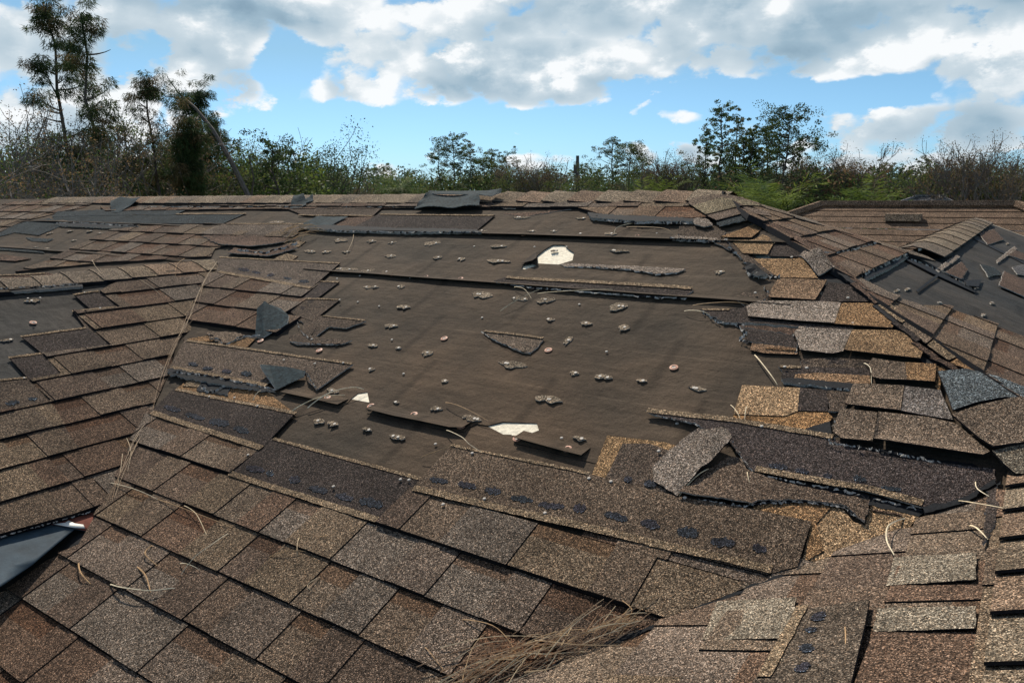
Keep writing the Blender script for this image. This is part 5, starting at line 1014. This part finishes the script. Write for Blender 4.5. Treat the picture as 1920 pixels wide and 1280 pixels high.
for i, (x, y, D, w, lb) in enumerate([(1425, 342, 26, 1.1, 'bright cabbage palm behind the hip end of the torn roof'), (1462, 355, 24, 1., 'darker palm touching the roof edge'), (1400, 352, 30, .9, 'small palm left of the bright one'), (1640, 354, 34, 1., 'palm behind the brown neighbour roof'), (1610, 358, 34, .9, 'low palm left of the one behind the brown roof'), (745, 335, 58, 1.3, 'distant palm left of the round-topped pines'), (1205, 348, 50, 1.2, 'distant palm under the umbrella-topped pine'), (1240, 350, 48, 1.2, 'distant palm beside the other under the twiggy trees')]):
    tree('palm', x, y, D, 150+i, lb, 'palms behind the roof', cols=YG, w=w)
for i, (kd, x, y, D, lb, c, w_) in enumerate([('leafy', 60, 250, 36, 'olive tree behind the trunk of the tallest pine', GRN, 1.1), ('leafy', 110, 275, 34, 'yellow-green tree low between the two tallest pines', YG, 1.1), ('leafy', 200, 258, 36, 'slim dark tree right of the second tall pine', DG, .9), ('farpine', 232, 238, 36, 'bushy pine halfway between the second and third pines', GRN, .9), ('leafy', 305, 268, 35, 'dark tree right of the thin broken pine', DG, 1.), ('farpine', 405, 250, 34, 'small pine under the wide leaning crown', DG, .8),
        ('leafy', 400, 285, 32, 'bright green tree left of the snapped trunk', YG, 1.1), ('leafy', 490, 290, 36, 'bright green bushy tree right of the snapped trunk', YG, 1.), ('leafy', 545, 300, 36, 'low dark tree under the grey leafless one', DG, 1.), ('farpine', 720, 312, 72, 'third small distant pine left of the round-topped pair', FG, .9), ('farpine', 905, 300, 64, 'short pine between the narrow one and the open-crowned one', GRN, .9), ('leafy', 968, 305, 60, 'brownish tree right of the small thin-topped pine', [BRN[1], GRN[3]], .9),
        ('leafy', 1045, 308, 58, 'brownish round tree just left of the utility pole', [BRN[1], GRN[3]], .9), ('farpine', 1205, 300, 60, 'low pine beneath the umbrella-topped one', GRN, 1.), ('leafy', 1290, 300, 52, 'brown-green tree left of the leftmost tall right-hand pine', [BRN[1], GRN[4]], .9), ('farpine', 1395, 262, 48, 'second slim pine beside the tallest narrow one', GRN, .8), ('farpine', 1462, 268, 50, 'short dark pine left of the flat-topped trunk', DG, .8), ('leafy', 1525, 290, 46, 'brown-green tree right of the flat-topped pine', [BRN[1], GRN[4]], .9),
        ('leafy', 1580, 296, 46, 'rusty tree between the pale twiggy tree and the rust-leaved one', BRN, .8), ('farpine', 1718, 322, 58, 'tiny pine left of the twisted one', FG, .9), ('leafy', 1845, 305, 46, 'dark green tree behind the bare trees at the right edge', DG, 1.), ('leafy', 1905, 315, 44, 'rusty low tree in the right corner of the tree line', BRN+GRN[:1], 1.)]):
    tree(kd, x, y, D, 200+i, lb, G2 if kd == 'farpine' else G4, cols=c, w=w_, dens=.9, crown0=.45)
# undergrowth that reads as one mass
def mass(name, x0, x1, y0_, y1_, D0, D1, n, s, cols, label, seed, kind='stuff'):
    rng = random.Random(seed); mb = MB()
    for i in range(n):
        x = rng.uniform(x0, x1); D = rng.uniform(D0, D1); yt = y0_+(y1_-y0_)*min(1, max(0, .62+.9*noise.noise(Vector((x*.022, D*.1, seed)))+.5*noise.noise(Vector((x*.07, D*.2, seed)))))+rng.uniform(-3, 6); top = at_dist(x, yt, D); z = rng.uniform(0, 1)**.7*max(.5, top.z)
        clump(mb, Vector((top.x, top.y, z)), rng.uniform(.5, 1.1)*s*4.5, 30, s*.8, cols, rng, .8)
    mb.build(name, label=label, cat='undergrowth', kind=kind)
mass('undergrowth', -150, 640, 282, 352, 28, 44, 4200, .17, GRN+YG+DG, 'tangled green undergrowth between the pines behind the left part of the ridge', 3)
mass('undergrowth', 560, 1400, 318, 354, 60, 84, 3600, .27, FG+GRN, 'low green brush in the distance behind the middle of the ridge', 4)
mass('undergrowth', 1330, 2100, 308, 352, 42, 62, 4000, .22, GRN+BRN[:1]+DG, 'low brush and scrub behind the neighbour houses at the right', 5)
mass('far_woods', -200, 2150, 318, 338, 100, 140, 3200, .5, [(.06, .085, .05), (.07, .09, .055), (.085, .085, .06)], 'far woods closing the horizon', 6)
